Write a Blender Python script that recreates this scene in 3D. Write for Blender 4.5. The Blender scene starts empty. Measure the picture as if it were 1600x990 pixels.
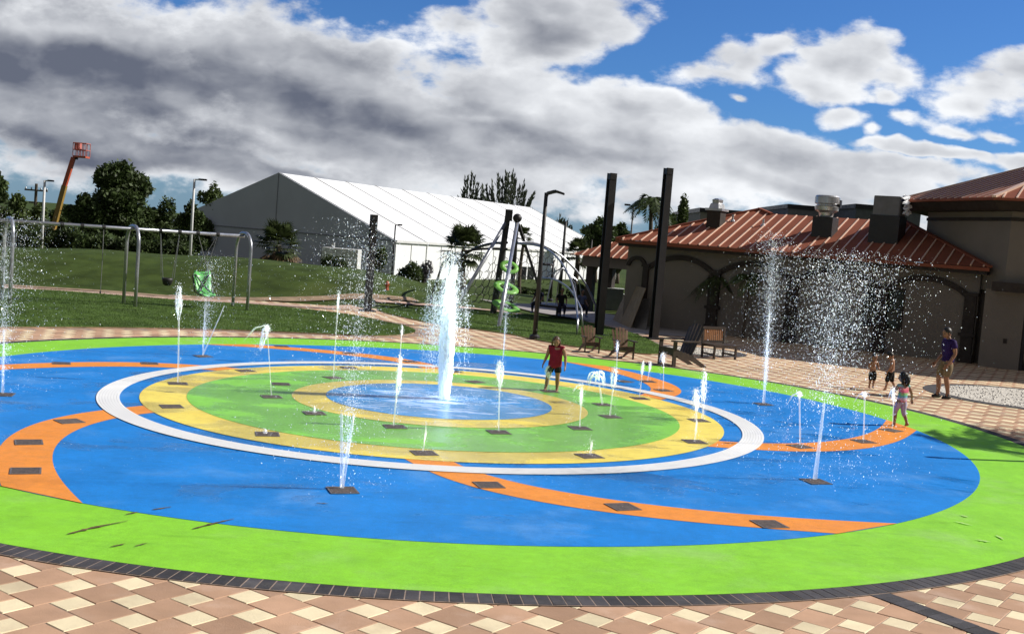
import bpy, bmesh, math, random
import numpy as np
from mathutils import Vector, Matrix

rad = math.radians
random.seed(7)
rng = np.random.default_rng(7)
scene = bpy.context.scene
C = scene.collection

# ------------------------------------------------------------------ camera
FPX, PITCH, CAMH = 1749.2, 0.0701, 3.4          # focal length in pixels of a 1600 px frame

def basis(roll):
    cx = np.array([1.0, 0, 0]); fw = np.array([0, math.cos(PITCH), -math.sin(PITCH)])
    up = np.array([0, math.sin(PITCH), math.cos(PITCH)])
    c, s = math.cos(roll), math.sin(roll)
    return np.stack([c * cx + s * up, -s * cx + c * up, fw], 1)

B0, B1 = basis(0.0716), basis(0.080)            # the paved ground is very slightly tilted against the level
ROT = B1 @ B0.T
CAM = np.array([0, 0, CAMH])
cd = bpy.data.cameras.new('camera'); cam = bpy.data.objects.new('camera', cd); C.objects.link(cam)
cd.sensor_width = 36; cd.lens = 36 * FPX / 1600; cd.clip_end = 6000; cd.clip_start = 0.1
M = np.eye(4); M[:3, 0] = B1[:, 0]; M[:3, 1] = B1[:, 1]; M[:3, 2] = -B1[:, 2]; M[:3, 3] = CAM
cam.matrix_world = Matrix(M.tolist())
scene.camera = cam

def ray(px, py, B=B1): return B @ np.array([(px - 800) / FPX, (495 - py) / FPX, 1.0])
def G(px, py, z=0.0):                            # pixel -> point in the ground's own coordinates
    d = ray(px, py, B0); return d * ((z - CAMH) / d[2]) + CAM
def PL(P): return ROT @ (np.asarray(P, float) - CAM) + CAM      # ground coordinates -> world
def gp(px, py): return PL(G(px, py))
def atY(px, py, Y): d = ray(px, py); return CAM + d * (Y / d[1])
def plane(px, py, P, n): d = ray(px, py); return CAM + d * (np.dot(P - CAM, n) / np.dot(d, n))
NG = ROT @ np.array([0, 0, 1.0]); OG = PL([0, 0, 0])
def gz(x, y): return OG[2] - (NG[0] * (x - OG[0]) + NG[1] * (y - OG[1])) / NG[2]

# ------------------------------------------------------------------ light
SUN_AZ, SUN_EL = 11.0, 37.0                      # degrees, azimuth from +X towards +Y
sund = np.array([math.cos(rad(SUN_EL)) * math.cos(rad(SUN_AZ)), math.cos(rad(SUN_EL)) * math.sin(rad(SUN_AZ)), math.sin(rad(SUN_EL))])
sl = bpy.data.lights.new('sun', 'SUN'); sl.energy = 4.9; sl.angle = rad(0.53); sl.color = (1.0, 0.955, 0.87)
so = bpy.data.objects.new('sun', sl); C.objects.link(so)
so.rotation_euler = Vector(sund.tolist()).to_track_quat('Z', 'Y').to_euler()
so.location = (60, 20, 60)
scene.view_settings.view_transform = 'Standard'; scene.view_settings.look = 'None'
scene.view_settings.exposure = 0.18; scene.view_settings.gamma = 1.0
scene.view_settings.use_curve_mapping = False

# node helpers
class NT:
    def __init__(s, tree): s.t = tree; s.n = tree.nodes; s.l = tree.links
    def add(s, typ, **kw):
        nd = s.n.new(typ)
        for k, v in kw.items(): setattr(nd, k, v)
        return nd
    def set(s, sock, v):
        if isinstance(v, bpy.types.NodeSocket): s.l.new(v, sock)
        else: sock.default_value = v
    def m(s, op, a, b=None, c=None, clamp=False):
        nd = s.add('ShaderNodeMath', operation=op, use_clamp=clamp)
        for i, v in enumerate((a, b, c)):
            if v is not None: s.set(nd.inputs[i], v)
        return nd.outputs[0]
    def v(s, op, a, b=None, out=0):
        nd = s.add('ShaderNodeVectorMath', operation=op)
        for i, x in enumerate((a, b)):
            if x is not None:
                if op == 'SCALE' and i == 1: s.set(nd.inputs[3], x)
                else: s.set(nd.inputs[i], x)
        return nd.outputs['Value' if op in ('LENGTH', 'DOT_PRODUCT', 'DISTANCE') else 'Vector']
    def ramp(s, x, a, b, lo=0.0, hi=1.0):
        nd = s.add('ShaderNodeMapRange', interpolation_type='SMOOTHSTEP')
        s.set(nd.inputs['Value'], x)
        for k, v in (('From Min', a), ('From Max', b), ('To Min', lo), ('To Max', hi)): s.set(nd.inputs[k], v)
        return nd.outputs['Result']
    def noise(s, vec, scale, detail=4, rough=0.55, dist=0.0):
        nd = s.add('ShaderNodeTexNoise')
        if vec is not None: s.l.new(vec, nd.inputs['Vector'])
        nd.inputs['Scale'].default_value = scale; nd.inputs['Detail'].default_value = detail
        nd.inputs['Roughness'].default_value = rough; nd.inputs['Distortion'].default_value = dist
        return nd.outputs['Fac']
    def mix(s, f, a, b, blend='MIX'):
        nd = s.add('ShaderNodeMix', data_type='RGBA', blend_type=blend)
        s.set(nd.inputs[0], f)
        for i, x in ((6, a), (7, b)):
            if isinstance(x, tuple) and len(x) == 3: x = (*x, 1)
            s.set(nd.inputs[i], x)
        return nd.outputs[2]

# sky: Nishita air, with a broken deck of cumulus modelled as fields over the sky directions ahead
W = bpy.data.worlds.new('World'); scene.world = W; W.use_nodes = True
T = NT(W.node_tree); T.n.clear()
sky = T.add('ShaderNodeTexSky', sky_type='NISHITA', sun_disc=False, sun_elevation=rad(SUN_EL),
            sun_rotation=rad(90 - SUN_AZ), altitude=0, air_density=1.0, dust_density=0.35, ozone_density=2.5)
skyc = T.v('SCALE', sky.outputs['Color'], 0.068)
skyc = T.mix(1.0, skyc, (0.40, 0.76, 1.32), 'MULTIPLY')
geo = T.add('ShaderNodeTexCoord').outputs['Generated']
sep = T.add('ShaderNodeSeparateXYZ'); T.l.new(geo, sep.inputs[0])
dy = T.m('MAXIMUM', sep.outputs[1], 0.08)
u = T.m('DIVIDE', sep.outputs[0], dy); v = T.m('DIVIDE', sep.outputs[2], dy)
cmb = T.add('ShaderNodeCombineXYZ'); T.l.new(u, cmb.inputs[0]); T.l.new(v, cmb.inputs[1]); uv = cmb.outputs[0]
front = T.ramp(sep.outputs[1], 0.25, 0.6)
up = T.ramp(sep.outputs[2], 0.0, 0.012)

def uvp(px, py):
    d = ray(px, py); return d[0] / d[1], d[2] / d[1]

def blob(cx, cy, rx, ry, rot=0.0, soft=False):
    a, b = uvp(cx, cy)
    mp = T.add('ShaderNodeMapping', vector_type='TEXTURE')
    mp.inputs['Location'].default_value = (a, b, 0)
    mp.inputs['Rotation'].default_value = (0, 0, -rad(rot) - 0.08)
    mp.inputs['Scale'].default_value = (rx / FPX, ry / FPX, 1)
    T.l.new(warped, mp.inputs['Vector'])
    ln = T.v('LENGTH', mp.outputs[0])
    if soft: return T.ramp(ln, 0.0, 1.25, 1.0, 0.0)
    return T.m('SUBTRACT', 1.0, ln)

uvs = T.v('MULTIPLY', uv, (1.0, 1.75, 1.0))
wn = T.add('ShaderNodeTexNoise'); T.l.new(uvs, wn.inputs['Vector']); wn.inputs['Scale'].default_value = 7; wn.inputs['Detail'].default_value = 4
woff = T.v('SCALE', T.v('SUBTRACT', wn.outputs['Color'], (0.5, 0.5, 0.5)), 0.065)
warped = T.v('ADD', uv, woff)
def billow(vec, scale, detail, rough):                     # cauliflower texture: inverted smooth cells, several octaves
    nd = T.add('ShaderNodeTexVoronoi', voronoi_dimensions='2D', feature='SMOOTH_F1'); T.l.new(vec, nd.inputs['Vector'])
    nd.inputs['Scale'].default_value = scale; nd.inputs['Detail'].default_value = detail; nd.inputs['Roughness'].default_value = rough; nd.inputs['Lacunarity'].default_value = 2.1; nd.inputs['Smoothness'].default_value = 0.55; nd.normalize = True
    return T.m('SUBTRACT', 1.0, nd.outputs['Distance'])
wn2 = T.add('ShaderNodeTexNoise'); T.l.new(uvs, wn2.inputs['Vector']); wn2.inputs['Scale'].default_value = 26; wn2.inputs['Detail'].default_value = 5
uvb = T.v('ADD', uvs, T.v('SCALE', T.v('SUBTRACT', wn2.outputs['Color'], (0.5, 0.5, 0.5)), 0.030))
SUNOFF = (0.012, 0.019, 0.0)
b1 = billow(uvb, 13, 3.5, 0.5); b1s = billow(T.v('ADD', uvb, SUNOFF), 13, 3.5, 0.5)
bL = billow(uvb, 5.5, 1.5, 0.4); bLs = billow(T.v('ADD', uvb, (0.030, 0.045, 0.0)), 5.5, 1.5, 0.4)
n1 = T.noise(uvs, 13, 9, 0.58, 0.1)
nf = T.noise(uvs, 40, 7, 0.62)
n2 = T.noise(uvs, 6, 4, 0.5)
streak = T.noise(T.v('MULTIPLY', uv, (1.0, 4.5, 1.0)), 6, 5, 0.55)
cover = [(90, 100, 560, 170, 2), (450, 120, 300, 125, 8), (560, 190, 460, 110, 6), (850, 40, 150, 78, -28), (915, 15, 95, 55, -25), (705, 50, 75, 34, -5),
         (850, 170, 270, 72, 4), (1000, 165, 150, 38, 8), (250, 235, 520, 42, 2), (420, 262, 330, 22, 1), (960, 235, 330, 72, 2), (1240, 255, 320, 52, 3),
         (1400, 262, 170, 26, 2), (1180, 288, 330, 26, 3), (1440, 238, 120, 12, 3), (1130, 108, 90, 26, -12), (1165, 88, 70, 30, -20), (1220, 60, 40, 26, -35), (1300, 82, 70, 40, -10), (1345, 90, 50, 48, 0),
         (1270, 115, 80, 30, 8), (1405, 122, 65, 32, 14), (1330, 178, 48, 20, 0), (1540, 150, 95, 42, 0), (1600, 125, 60, 36, 0), (1505, 170, 60, 26, 0),
         (1420, 190, 29, 12, 0), (1490, 212, 24, 9, 0), (1545, 215, 40, 12, 0), (1395, 150, 40, 18, 20), (1590, 262, 44, 16, 0), (1140, 152, 22, 9, 0), (1380, 205, 20, 9, 0)]
E = None
for bb in cover:
    x = T.m('MULTIPLY', blob(*bb), 0.42 if bb[2] < 30 else 0.62 if bb[2] < 120 else 1.0); E = x if E is None else T.m('SMOOTH_MAX', E, x, 0.18)
# ragged, billowing edges
tex = T.m('ADD', T.m('ADD', T.m('MULTIPLY', T.m('SUBTRACT', b1, 0.62), 1.0), T.m('MULTIPLY', T.m('SUBTRACT', n1, 0.5), 0.95)), T.m('MULTIPLY', T.m('SUBTRACT', nf, 0.5), 0.6))
dens = T.m('ADD', E, tex)
alpha = T.ramp(dens, -0.02, 0.36)
darks = [(170, 112, 330, 46, 4, .95), (60, 215, 330, 34, 3, .62), (300, 205, 260, 30, 2, .65), (470, 165, 150, 34, 8, .6), (620, 205, 170, 36, 6, .85), (560, 235, 200, 26, 5, .5), (860, 66, 70, 26, -15, .6),
         (740, 172, 80, 24, 0, .5), (880, 255, 140, 22, 0, .5), (1010, 262, 190, 16, 0, .3), (700, 90, 50, 14, 0, .35), (800, 215, 120, 24, 5, .4), (1225, 120, 40, 14, 0, .12), (330, 120, 200, 40, 5, .5)]
D = None
for (a, b, c, d, e, w) in darks:
    x = T.m('MULTIPLY', blob(a, b, c, d, e, True), w); D = x if D is None else T.m('MAXIMUM', D, x)
relief = T.m('ADD', T.m('ADD', T.m('MULTIPLY', T.m('SUBTRACT', b1, b1s), 0.75), T.m('MULTIPLY', T.m('SUBTRACT', bL, bLs), 0.55)), T.m('ADD', T.m('MULTIPLY', T.m('SUBTRACT', n1, 0.5), 0.30), T.m('MULTIPLY', T.m('SUBTRACT', nf, 0.5), 0.16)))
dk = T.m('MULTIPLY', D, T.m('ADD', 0.22, T.m('MULTIPLY', n2, 0.42)))
dk = T.m('ADD', dk, T.m('MULTIPLY', T.m('SUBTRACT', streak, 0.5), 0.26))
left = T.ramp(u, -0.36, 0.24, 0.46, 0.14)
dk = T.m('ADD', dk, T.m('MULTIPLY', left, T.ramp(dens, 0.10, 0.7)))
dk = T.m('ADD', dk, T.m('MULTIPLY', T.ramp(dens, 0.25, 0.95), 0.13))
Lt = None
for (a, b, c, d, e, w) in [(70, 45, 130, 34, 0, .26), (330, 55, 120, 40, 0, .20), (420, 90, 150, 40, 15, .14), (810, 150, 150, 40, 5, .22), (250, 160, 200, 14, 2, .12), (420, 178, 110, 14, 5, .18), (440, 215, 90, 14, 10, .18), (100, 240, 200, 10, 0, .16), (720, 225, 40, 22, 0, .22), (520, 250, 120, 10, 2, .16), (640, 60, 60, 24, 0, .12)]:
    x = T.m('MULTIPLY', blob(a, b, c, d, e, True), w * 0.75); Lt = x if Lt is None else T.m('MAXIMUM', Lt, x)
bright = T.m('ADD', T.m('SUBTRACT', T.m('ADD', 0.90, relief), dk), Lt, None, True)
ccol = T.mix(T.m('POWER', bright, 1.2), (0.118, 0.134, 0.182), (0.84, 0.86, 0.89))
haze = T.m('MULTIPLY', T.ramp(v, 0.0, 0.10, 0.62, 0.0), front)
skyc = T.mix(haze, skyc, (0.20, 0.30, 0.40))
allround = T.m('MULTIPLY', T.m('SUBTRACT', 1.0, front), T.ramp(T.noise(geo, 2.2, 6, 0.6), 0.30, 0.55, 0.35, 0.95))
skyc = T.mix(allround, skyc, (0.175, 0.168, 0.160))          # grey added behind the viewer and overhead to neutralise the blue fill light
skymix = T.mix(T.m('MULTIPLY', alpha, T.m('MULTIPLY', front, up)), skyc, ccol)
bg = T.add('ShaderNodeBackground'); T.l.new(skymix, bg.inputs['Color']); bg.inputs['Strength'].default_value = 1.0
T.l.new(bg.outputs[0], T.add('ShaderNodeOutputWorld').inputs[0])
W.cycles.sampling_method = 'MANUAL'; W.cycles.sample_map_resolution = 512

# ------------------------------------------------------------------ materials
MATS = {}
def mat(name, col, rough=0.6, var=0.12, scale=3.0, metal=0.0, bump=0.0, bscale=40.0, spec=0.5, var2=None, island=0.0, wet=False, detail=5, trans=0.0, stretch=None, gran=0.0):
    if name in MATS: return MATS[name]
    mt = bpy.data.materials.new(name); mt.use_nodes = True; MATS[name] = mt
    t = NT(mt.node_tree); bs = t.n['Principled BSDF']
    co = t.add('ShaderNodeTexCoord').outputs['Object']
    if stretch: co = t.v('MULTIPLY', co, stretch)
    n = t.noise(co, scale, detail, 0.6)
    f = t.ramp(n, 0.28, 0.72)
    lo = tuple(c * (1 - var) for c in col); hi = tuple(min(1, c * (1 + var)) for c in col)
    c = t.mix(f, lo, hi)
    if var2:                                     # second colour in patches: (colour, scale, amount)
        f2 = t.ramp(t.noise(co, var2[1], 6, 0.65), 0.5, 0.72, 0.0, var2[2]); c = t.mix(f2, c, var2[0])
    if island:
        ri = t.add('ShaderNodeNewGeometry').outputs['Random Per Island']
        c = t.mix(1.0, c, t.mix(ri, (1 - island,) * 3, (1 + island,) * 3), 'MULTIPLY')
    bs.inputs['Metallic'].default_value = metal; bs.inputs['Specular IOR Level'].default_value = spec
    if gran:
        g1 = t.ramp(t.noise(co, 70, 3, 0.7), 0.30, 0.70, 1 - gran, 1 + gran); g2 = t.ramp(t.noise(co, 7.5, 6, 0.7), 0.30, 0.72, 1 - gran * .6, 1 + gran * .6); g3 = t.ramp(t.noise(t.v('MULTIPLY', co, (0.5, 2.0, 1.0)), 2.2, 7, 0.68), 0.54, 0.74, 1.0, 1 - gran * 1.5)
        gg = t.m('MULTIPLY', t.m('MULTIPLY', g1, g2), g3); cc = t.add('ShaderNodeCombineXYZ'); [t.l.new(gg, cc.inputs[k]) for k in range(3)]; c = t.mix(1.0, c, cc.outputs[0], 'MULTIPLY')
    if wet:
        sx = t.add('ShaderNodeSeparateXYZ'); t.l.new(co, sx.inputs[0]); dd = t.v('LENGTH', t.v('SUBTRACT', t.v('MULTIPLY', co, (1, 1, 0)), (-1.2, 21.8, 0)))
        near = t.ramp(dd, 2.0, 10.5, 0.16, -0.06)
        w = t.ramp(t.m('ADD', t.noise(t.v('MULTIPLY', co, (0.75, 1.3, 1.0)), 0.55, 7, 0.62, 0.6), near), 0.52, 0.66)
        c = t.mix(t.m('MULTIPLY', w, 0.09), c, (0.0, 0.0, 0.0))
        t.l.new(t.ramp(w, 0, 1, rough, 0.10), bs.inputs['Roughness'])
    else:
        t.l.new(t.ramp(t.noise(co, scale * 2.3, 4), 0.3, 0.7, max(0.02, rough * 0.85), min(1, rough * 1.12)), bs.inputs['Roughness'])
    t.l.new(c, bs.inputs['Base Color'])
    if bump:
        b = t.add('ShaderNodeBump'); b.inputs['Strength'].default_value = bump; b.inputs['Distance'].default_value = 0.02
        t.l.new(t.noise(co, bscale, 5, 0.65), b.inputs['Height']); t.l.new(b.outputs[0], bs.inputs['Normal'])
    if trans:
        out = t.n['Material Output']; tr = t.add('ShaderNodeBsdfTranslucent'); t.l.new(c, tr.inputs['Color'])
        mx = t.add('ShaderNodeMixShader'); mx.inputs[0].default_value = trans
        t.l.new(bs.outputs[0], mx.inputs[1]); t.l.new(tr.outputs[0], mx.inputs[2]); t.l.new(mx.outputs[0], out.inputs[0])
    return mt

def water_mat(name, clear, w=0.72):
    mt = bpy.data.materials.new(name); mt.use_nodes = True; t = NT(mt.node_tree); t.n.clear()
    df = t.add('ShaderNodeBsdfDiffuse'); df.inputs['Color'].default_value = (w, w + 0.02, w + 0.04, 1)
    tl = t.add('ShaderNodeBsdfTranslucent'); tl.inputs['Color'].default_value = (w, w + 0.02, w + 0.04, 1)
    gl = t.add('ShaderNodeBsdfGlossy'); gl.inputs['Roughness'].default_value = 0.12
    tp = t.add('ShaderNodeBsdfTransparent')
    def mx(f, a, b):
        n = t.add('ShaderNodeMixShader'); t.set(n.inputs[0], f); t.l.new(a, n.inputs[1]); t.l.new(b, n.inputs[2]); return n.outputs[0]
    ad = t.add('ShaderNodeAddShader'); t.l.new(df.outputs[0], ad.inputs[0]); t.l.new(tl.outputs[0], ad.inputs[1])
    a = mx(0.16, ad.outputs[0], gl.outputs[0])
    a = mx(clear, a, tp.outputs[0])
    t.l.new(a, t.add('ShaderNodeOutputMaterial').inputs[0]); MATS[name] = mt; return mt

LIME = (0.265, 0.65, 0.030); BLUE = (0.013, 0.235, 0.70); ORANGE = (0.88, 0.31, 0.045); YELLOW = (0.95, 0.755, 0.14); GREEN2 = (0.27, 0.68, 0.075)
m_lime = mat('lime_rubber', LIME, 0.62, 0.07, 1.3, bump=0.25, bscale=160, var2=((0.36, 0.62, 0.17), 0.45, 0.62), spec=0.35, gran=0.12)
m_blue = mat('blue_rubber', BLUE, 0.50, 0.10, 0.9, bump=0.25, bscale=160, var2=((0.13, 0.37, 0.80), 0.6, 0.6), spec=0.35, wet=True, gran=0.12)  # pale patches paint whitish spray haze into the blue
m_orange = mat('orange_rubber', ORANGE, 0.55, 0.07, 1.6, bump=0.25, bscale=160, var2=((0.7, 0.22, 0.03), 0.8, 0.35), spec=0.3, gran=0.12)
m_yellow = mat('yellow_rubber', YELLOW, 0.5, 0.08, 1.4, bump=0.25, bscale=160, var2=((0.78, 0.56, 0.07), 0.6, 0.5), spec=0.3, wet=True, gran=0.12)
m_green2 = mat('green_rubber', GREEN2, 0.45, 0.10, 1.1, bump=0.25, bscale=160, var2=((0.24, 0.56, 0.10), 0.6, 0.5), spec=0.35, wet=True, gran=0.12)
m_pool = mat('pool_blue_rubber', (0.045, 0.33, 0.76), 0.3, 0.12, 1.2, bump=0.5, bscale=14, var2=((0.30, 0.48, 0.76), 1.1, 0.5), wet=True)
m_white = mat('white_drain', (0.94, 0.94, 0.93), 0.5, 0.03, 2.0)
m_slot = mat('drain_slot', (0.78, 0.78, 0.77), 0.7, 0.05)
m_grate = mat('grate_metal', (0.19, 0.155, 0.135), 0.55, 0.35, 25, metal=0.3, bump=0.5, bscale=60)
m_gratef = mat('grate_frame', (0.20, 0.175, 0.16), 0.5, 0.2, 10, metal=0.3)
m_steel = mat('galvanised_steel', (0.42, 0.43, 0.47), 0.32, 0.08, 3, metal=0.65)
m_black = mat('black_steel', (0.018, 0.016, 0.018), 0.5, 0.2, 2)
m_brown = mat('bronze_trim', (0.030, 0.021, 0.016), 0.7, 0.2, 2)
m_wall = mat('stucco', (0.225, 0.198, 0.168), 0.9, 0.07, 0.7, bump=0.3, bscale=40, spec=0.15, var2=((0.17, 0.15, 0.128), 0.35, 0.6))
m_roof = mat('copper_roof', (0.265, 0.088, 0.052), 0.75, 0.12, 0.6, spec=0.10, var2=((0.24, 0.07, 0.04), 0.35, 0.5))
m_rib = mat('copper_rib', (0.80, 0.56, 0.43), 0.45, 0.05, 2)  # pale base colour paints in the bright sun glare along the seams
m_leaf = mat('leaf_dark', (0.054, 0.080, 0.025), 0.6, 0.5, 0.5, island=0.55, spec=0.25, trans=0.25)
m_leaf2 = mat('leaf_mid', (0.074, 0.105, 0.030), 0.6, 0.5, 0.6, island=0.5, spec=0.25, trans=0.25)
m_palm = mat('palm_leaf', (0.060, 0.080, 0.028), 0.5, 0.4, 0.8, island=0.5, spec=0.35, trans=0.25)
m_palmdry = mat('palm_dry', (0.16, 0.10, 0.05), 0.8, 0.4, 1.0, island=0.4)
m_pine = mat('casuarina_leaf', (0.045, 0.058, 0.032), 0.7, 0.4, 0.3, island=0.5, trans=0.2)
m_bark = mat('bark', (0.10, 0.078, 0.055), 0.9, 0.35, 5, bump=0.6, bscale=14)
m_grass = mat('lawn', (0.072, 0.120, 0.024), 0.85, 0.35, 1.1, bump=0.9, bscale=60, spec=0.1, var2=((0.085, 0.11, 0.03), 0.25, 0.6), detail=9)
m_mound = mat('mound_grass', (0.052, 0.078, 0.017), 0.85, 0.35, 0.8, bump=0.9, bscale=40, spec=0.1, var2=((0.078, 0.092, 0.026), 0.2, 0.6), detail=9)
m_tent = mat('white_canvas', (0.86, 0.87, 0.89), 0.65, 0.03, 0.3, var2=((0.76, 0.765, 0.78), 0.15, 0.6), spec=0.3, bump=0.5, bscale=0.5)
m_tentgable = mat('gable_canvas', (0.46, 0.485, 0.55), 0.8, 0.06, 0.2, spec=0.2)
m_tentseam = mat('canvas_seam', (0.68, 0.68, 0.68), 0.7, 0.1, 1)
m_lawnblade = mat('grass_blade', (0.10, 0.170, 0.034), 0.7, 0.4, 0.5, island=0.4, trans=0.35)
m_glass = mat('dark_glass', (0.012, 0.013, 0.016), 0.08, 0.2, 1)
m_wood = mat('teak', (0.36, 0.16, 0.065), 0.6, 0.25, 6, stretch=(1, 1, 0.2))
m_dwood = mat('dark_brown_wood', (0.045, 0.030, 0.022), 0.55, 0.25, 6)
m_chair = mat('brown_plank', (0.17, 0.088, 0.048), 0.65, 0.25, 6)
m_gravel = mat('gravel', (0.62, 0.58, 0.52), 0.95, 0.4, 14, bump=1.0, bscale=22, var2=((0.24, 0.22, 0.20), 1.2, 0.55), detail=9, spec=0.2)
m_soldier = mat('dark_brick', (0.050, 0.046, 0.050), 0.8, 0.25, 4, island=0.4, bump=0.4, bscale=50, var2=((0.16, 0.15, 0.145), 2.2, 0.35))
m_joint = mat('joint_sand', (0.33, 0.25, 0.20), 0.95, 0.25, 8)
m_tileb = mat('brown_paver', (0.49, 0.305, 0.200), 0.85, 0.10, 2.0, island=0.20, bump=0.35, bscale=70, var2=((0.60, 0.43, 0.33), 1.1, 0.75), spec=0.2)
m_tilec = mat('cream_paver', (0.82, 0.70, 0.47), 0.85, 0.08, 2.5, island=0.13, bump=0.35, bscale=70, var2=((0.60, 0.46, 0.31), 1.3, 0.55), spec=0.2)
m_path = mat('far_path', (0.50, 0.34, 0.26), 0.9, 0.18, 1.8, var2=((0.62, 0.50, 0.40), 0.9, 0.7))
m_walk = mat('concrete_walk', (0.34, 0.31, 0.30), 0.9, 0.1, 1.0)
m_dry = mat('dry_edge', (0.30, 0.21, 0.13), 0.9, 0.3, 2.5)
m_alu = mat('vent_metal', (0.55, 0.55, 0.56), 0.35, 0.15, 4, metal=0.7)
m_water = water_mat('spray_water', 0.28)
m_stream = water_mat('stream_water', 0.70)
m_froth = water_mat('froth_water', 0.62)

# ------------------------------------------------------------------ mesh helpers
class MB:
    def __init__(s): s.V = []; s.F = []; s.n = 0
    def add(s, V, F):
        s.V.append(np.asarray(V, float).reshape(-1, 3)); s.F += [tuple(i + s.n for i in f) for f in F]; s.n += len(s.V[-1]); return s
    def box(s, c, size, R=None):
        x, y, z = np.asarray(size, float) / 2
        V = np.array([[-x, -y, -z], [x, -y, -z], [x, y, -z], [-x, y, -z], [-x, -y, z], [x, -y, z], [x, y, z], [-x, y, z]])
        if R is not None: V = V @ np.asarray(R).T
        return s.add(V + np.asarray(c), [(0, 3, 2, 1), (4, 5, 6, 7), (0, 1, 5, 4), (1, 2, 6, 5), (2, 3, 7, 6), (3, 0, 4, 7)])
    def beam(s, a, b, w, h=None, upv=(0, 0, 1)):            # rectangular bar from a to b
        a = np.asarray(a, float); b = np.asarray(b, float); h = h or w; d = b - a; L = np.linalg.norm(d); d /= L
        u = np.cross(d, upv)
        if np.linalg.norm(u) < 1e-4: u = np.cross(d, (1, 0, 0))
        u /= np.linalg.norm(u); vv = np.cross(u, d)
        return s.box((a + b) / 2, (L, w, h), np.stack([d, u, vv], 1))
    def tube(s, P, r, n=8, cap=True):
        P = np.asarray(P, float); k = len(P); r = np.broadcast_to(np.asarray(r, float), (k,))
        V = []; t = np.gradient(P, axis=0); ref = np.array([0.31, 0.17, 0.93])
        for i in range(k):
            d = t[i] / (np.linalg.norm(t[i]) + 1e-9); a = np.cross(d, ref)
            if np.linalg.norm(a) < 0.15: a = np.cross(d, (1, 0, 0))
            a /= np.linalg.norm(a); b = np.cross(d, a)
            for j in range(n):
                w = 2 * math.pi * j / n; V.append(P[i] + r[i] * (math.cos(w) * a + math.sin(w) * b))
        F = [(i * n + j, i * n + (j + 1) % n, (i + 1) * n + (j + 1) % n, (i + 1) * n + j) for i in range(k - 1) for j in range(n)]
        if cap: F += [tuple(range(n))[::-1], tuple(range((k - 1) * n, k * n))]
        return s.add(V, F)
    def lathe(s, prof, c=(0, 0, 0), n=24):                  # prof: (r, z)
        V = [(r * math.cos(2 * math.pi * j / n), r * math.sin(2 * math.pi * j / n), z) for r, z in prof for j in range(n)]
        F = [(i * n + j, i * n + (j + 1) % n, (i + 1) * n + (j + 1) % n, (i + 1) * n + j) for i in range(len(prof) - 1) for j in range(n)]
        F += [tuple(range(n))[::-1], tuple(range((len(prof) - 1) * n, len(prof) * n))]
        return s.add(np.array(V) + np.asarray(c), F)
    def ell(s, c, r, n=12, m=8, R=None):
        V = [(math.sin(math.pi * i / m) * math.cos(2 * math.pi * j / n), math.sin(math.pi * i / m) * math.sin(2 * math.pi * j / n), math.cos(math.pi * i / m)) for i in range(m + 1) for j in range(n)]
        V = np.array(V) * np.asarray(r)
        if R is not None: V = V @ np.asarray(R).T
        F = [(i * n + j, i * n + (j + 1) % n, (i + 1) * n + (j + 1) % n, (i + 1) * n + j)[::-1] for i in range(m) for j in range(n)]
        return s.add(V + np.asarray(c), F)
    def prism(s, poly, axis_vec):                           # closed prism from a planar polygon pushed along a vector
        P = np.asarray(poly, float); k = len(P); V = np.vstack([P, P + np.asarray(axis_vec)])
        return s.add(V, [tuple(range(k))[::-1], tuple(range(k, 2 * k))] + [(i, (i + 1) % k, k + (i + 1) % k, k + i) for i in range(k)])
    def build(s, name, m, parent=None, smooth=False, bevel=0.0, loc=None):
        me = bpy.data.meshes.new(name)
        V = np.vstack(s.V) if s.V else np.zeros((0, 3))
        me.from_pydata(V.tolist(), [], s.F)
        me.update()
        bm = bmesh.new(); bm.from_mesh(me); bmesh.ops.recalc_face_normals(bm, faces=bm.faces)
        if bevel: bmesh.ops.bevel(bm, geom=[e for e in bm.edges if len(e.link_faces) == 2 and e.calc_face_angle() > 0.6], offset=bevel, segments=2, affect='EDGES', clamp_overlap=True)
        bm.to_mesh(me); bm.free()
        return link(name, me, m, parent, smooth, loc)

def link(name, me, m, parent=None, smooth=False, loc=None):
    ms = m if isinstance(m, (list, tuple)) else [m]
    for x in ms: me.materials.append(x)
    me.polygons.foreach_set('use_smooth', [bool(smooth)] * len(me.polygons))
    o = bpy.data.objects.new(name, me); C.objects.link(o)
    if parent is not None: o.parent = parent
    if loc is not None: o.location = tuple(loc)
    return o

def raw(name, V, F, m, parent=None, smooth=False):           # fast mesh from arrays; F is (n,3) or (n,4)
    V = np.asarray(V, np.float32); F = np.asarray(F, np.int32); k = F.shape[1]
    me = bpy.data.meshes.new(name); me.vertices.add(len(V)); me.vertices.foreach_set('co', V.ravel())
    me.loops.add(F.size); me.loops.foreach_set('vertex_index', F.ravel())
    me.polygons.add(len(F)); me.polygons.foreach_set('loop_start', np.arange(0, F.size, k, dtype=np.int32))
    me.polygons.foreach_set('loop_total', np.full(len(F), k, np.int32))
    me.update(calc_edges=True); me.validate()
    return link(name, me, m, parent, smooth)

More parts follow.
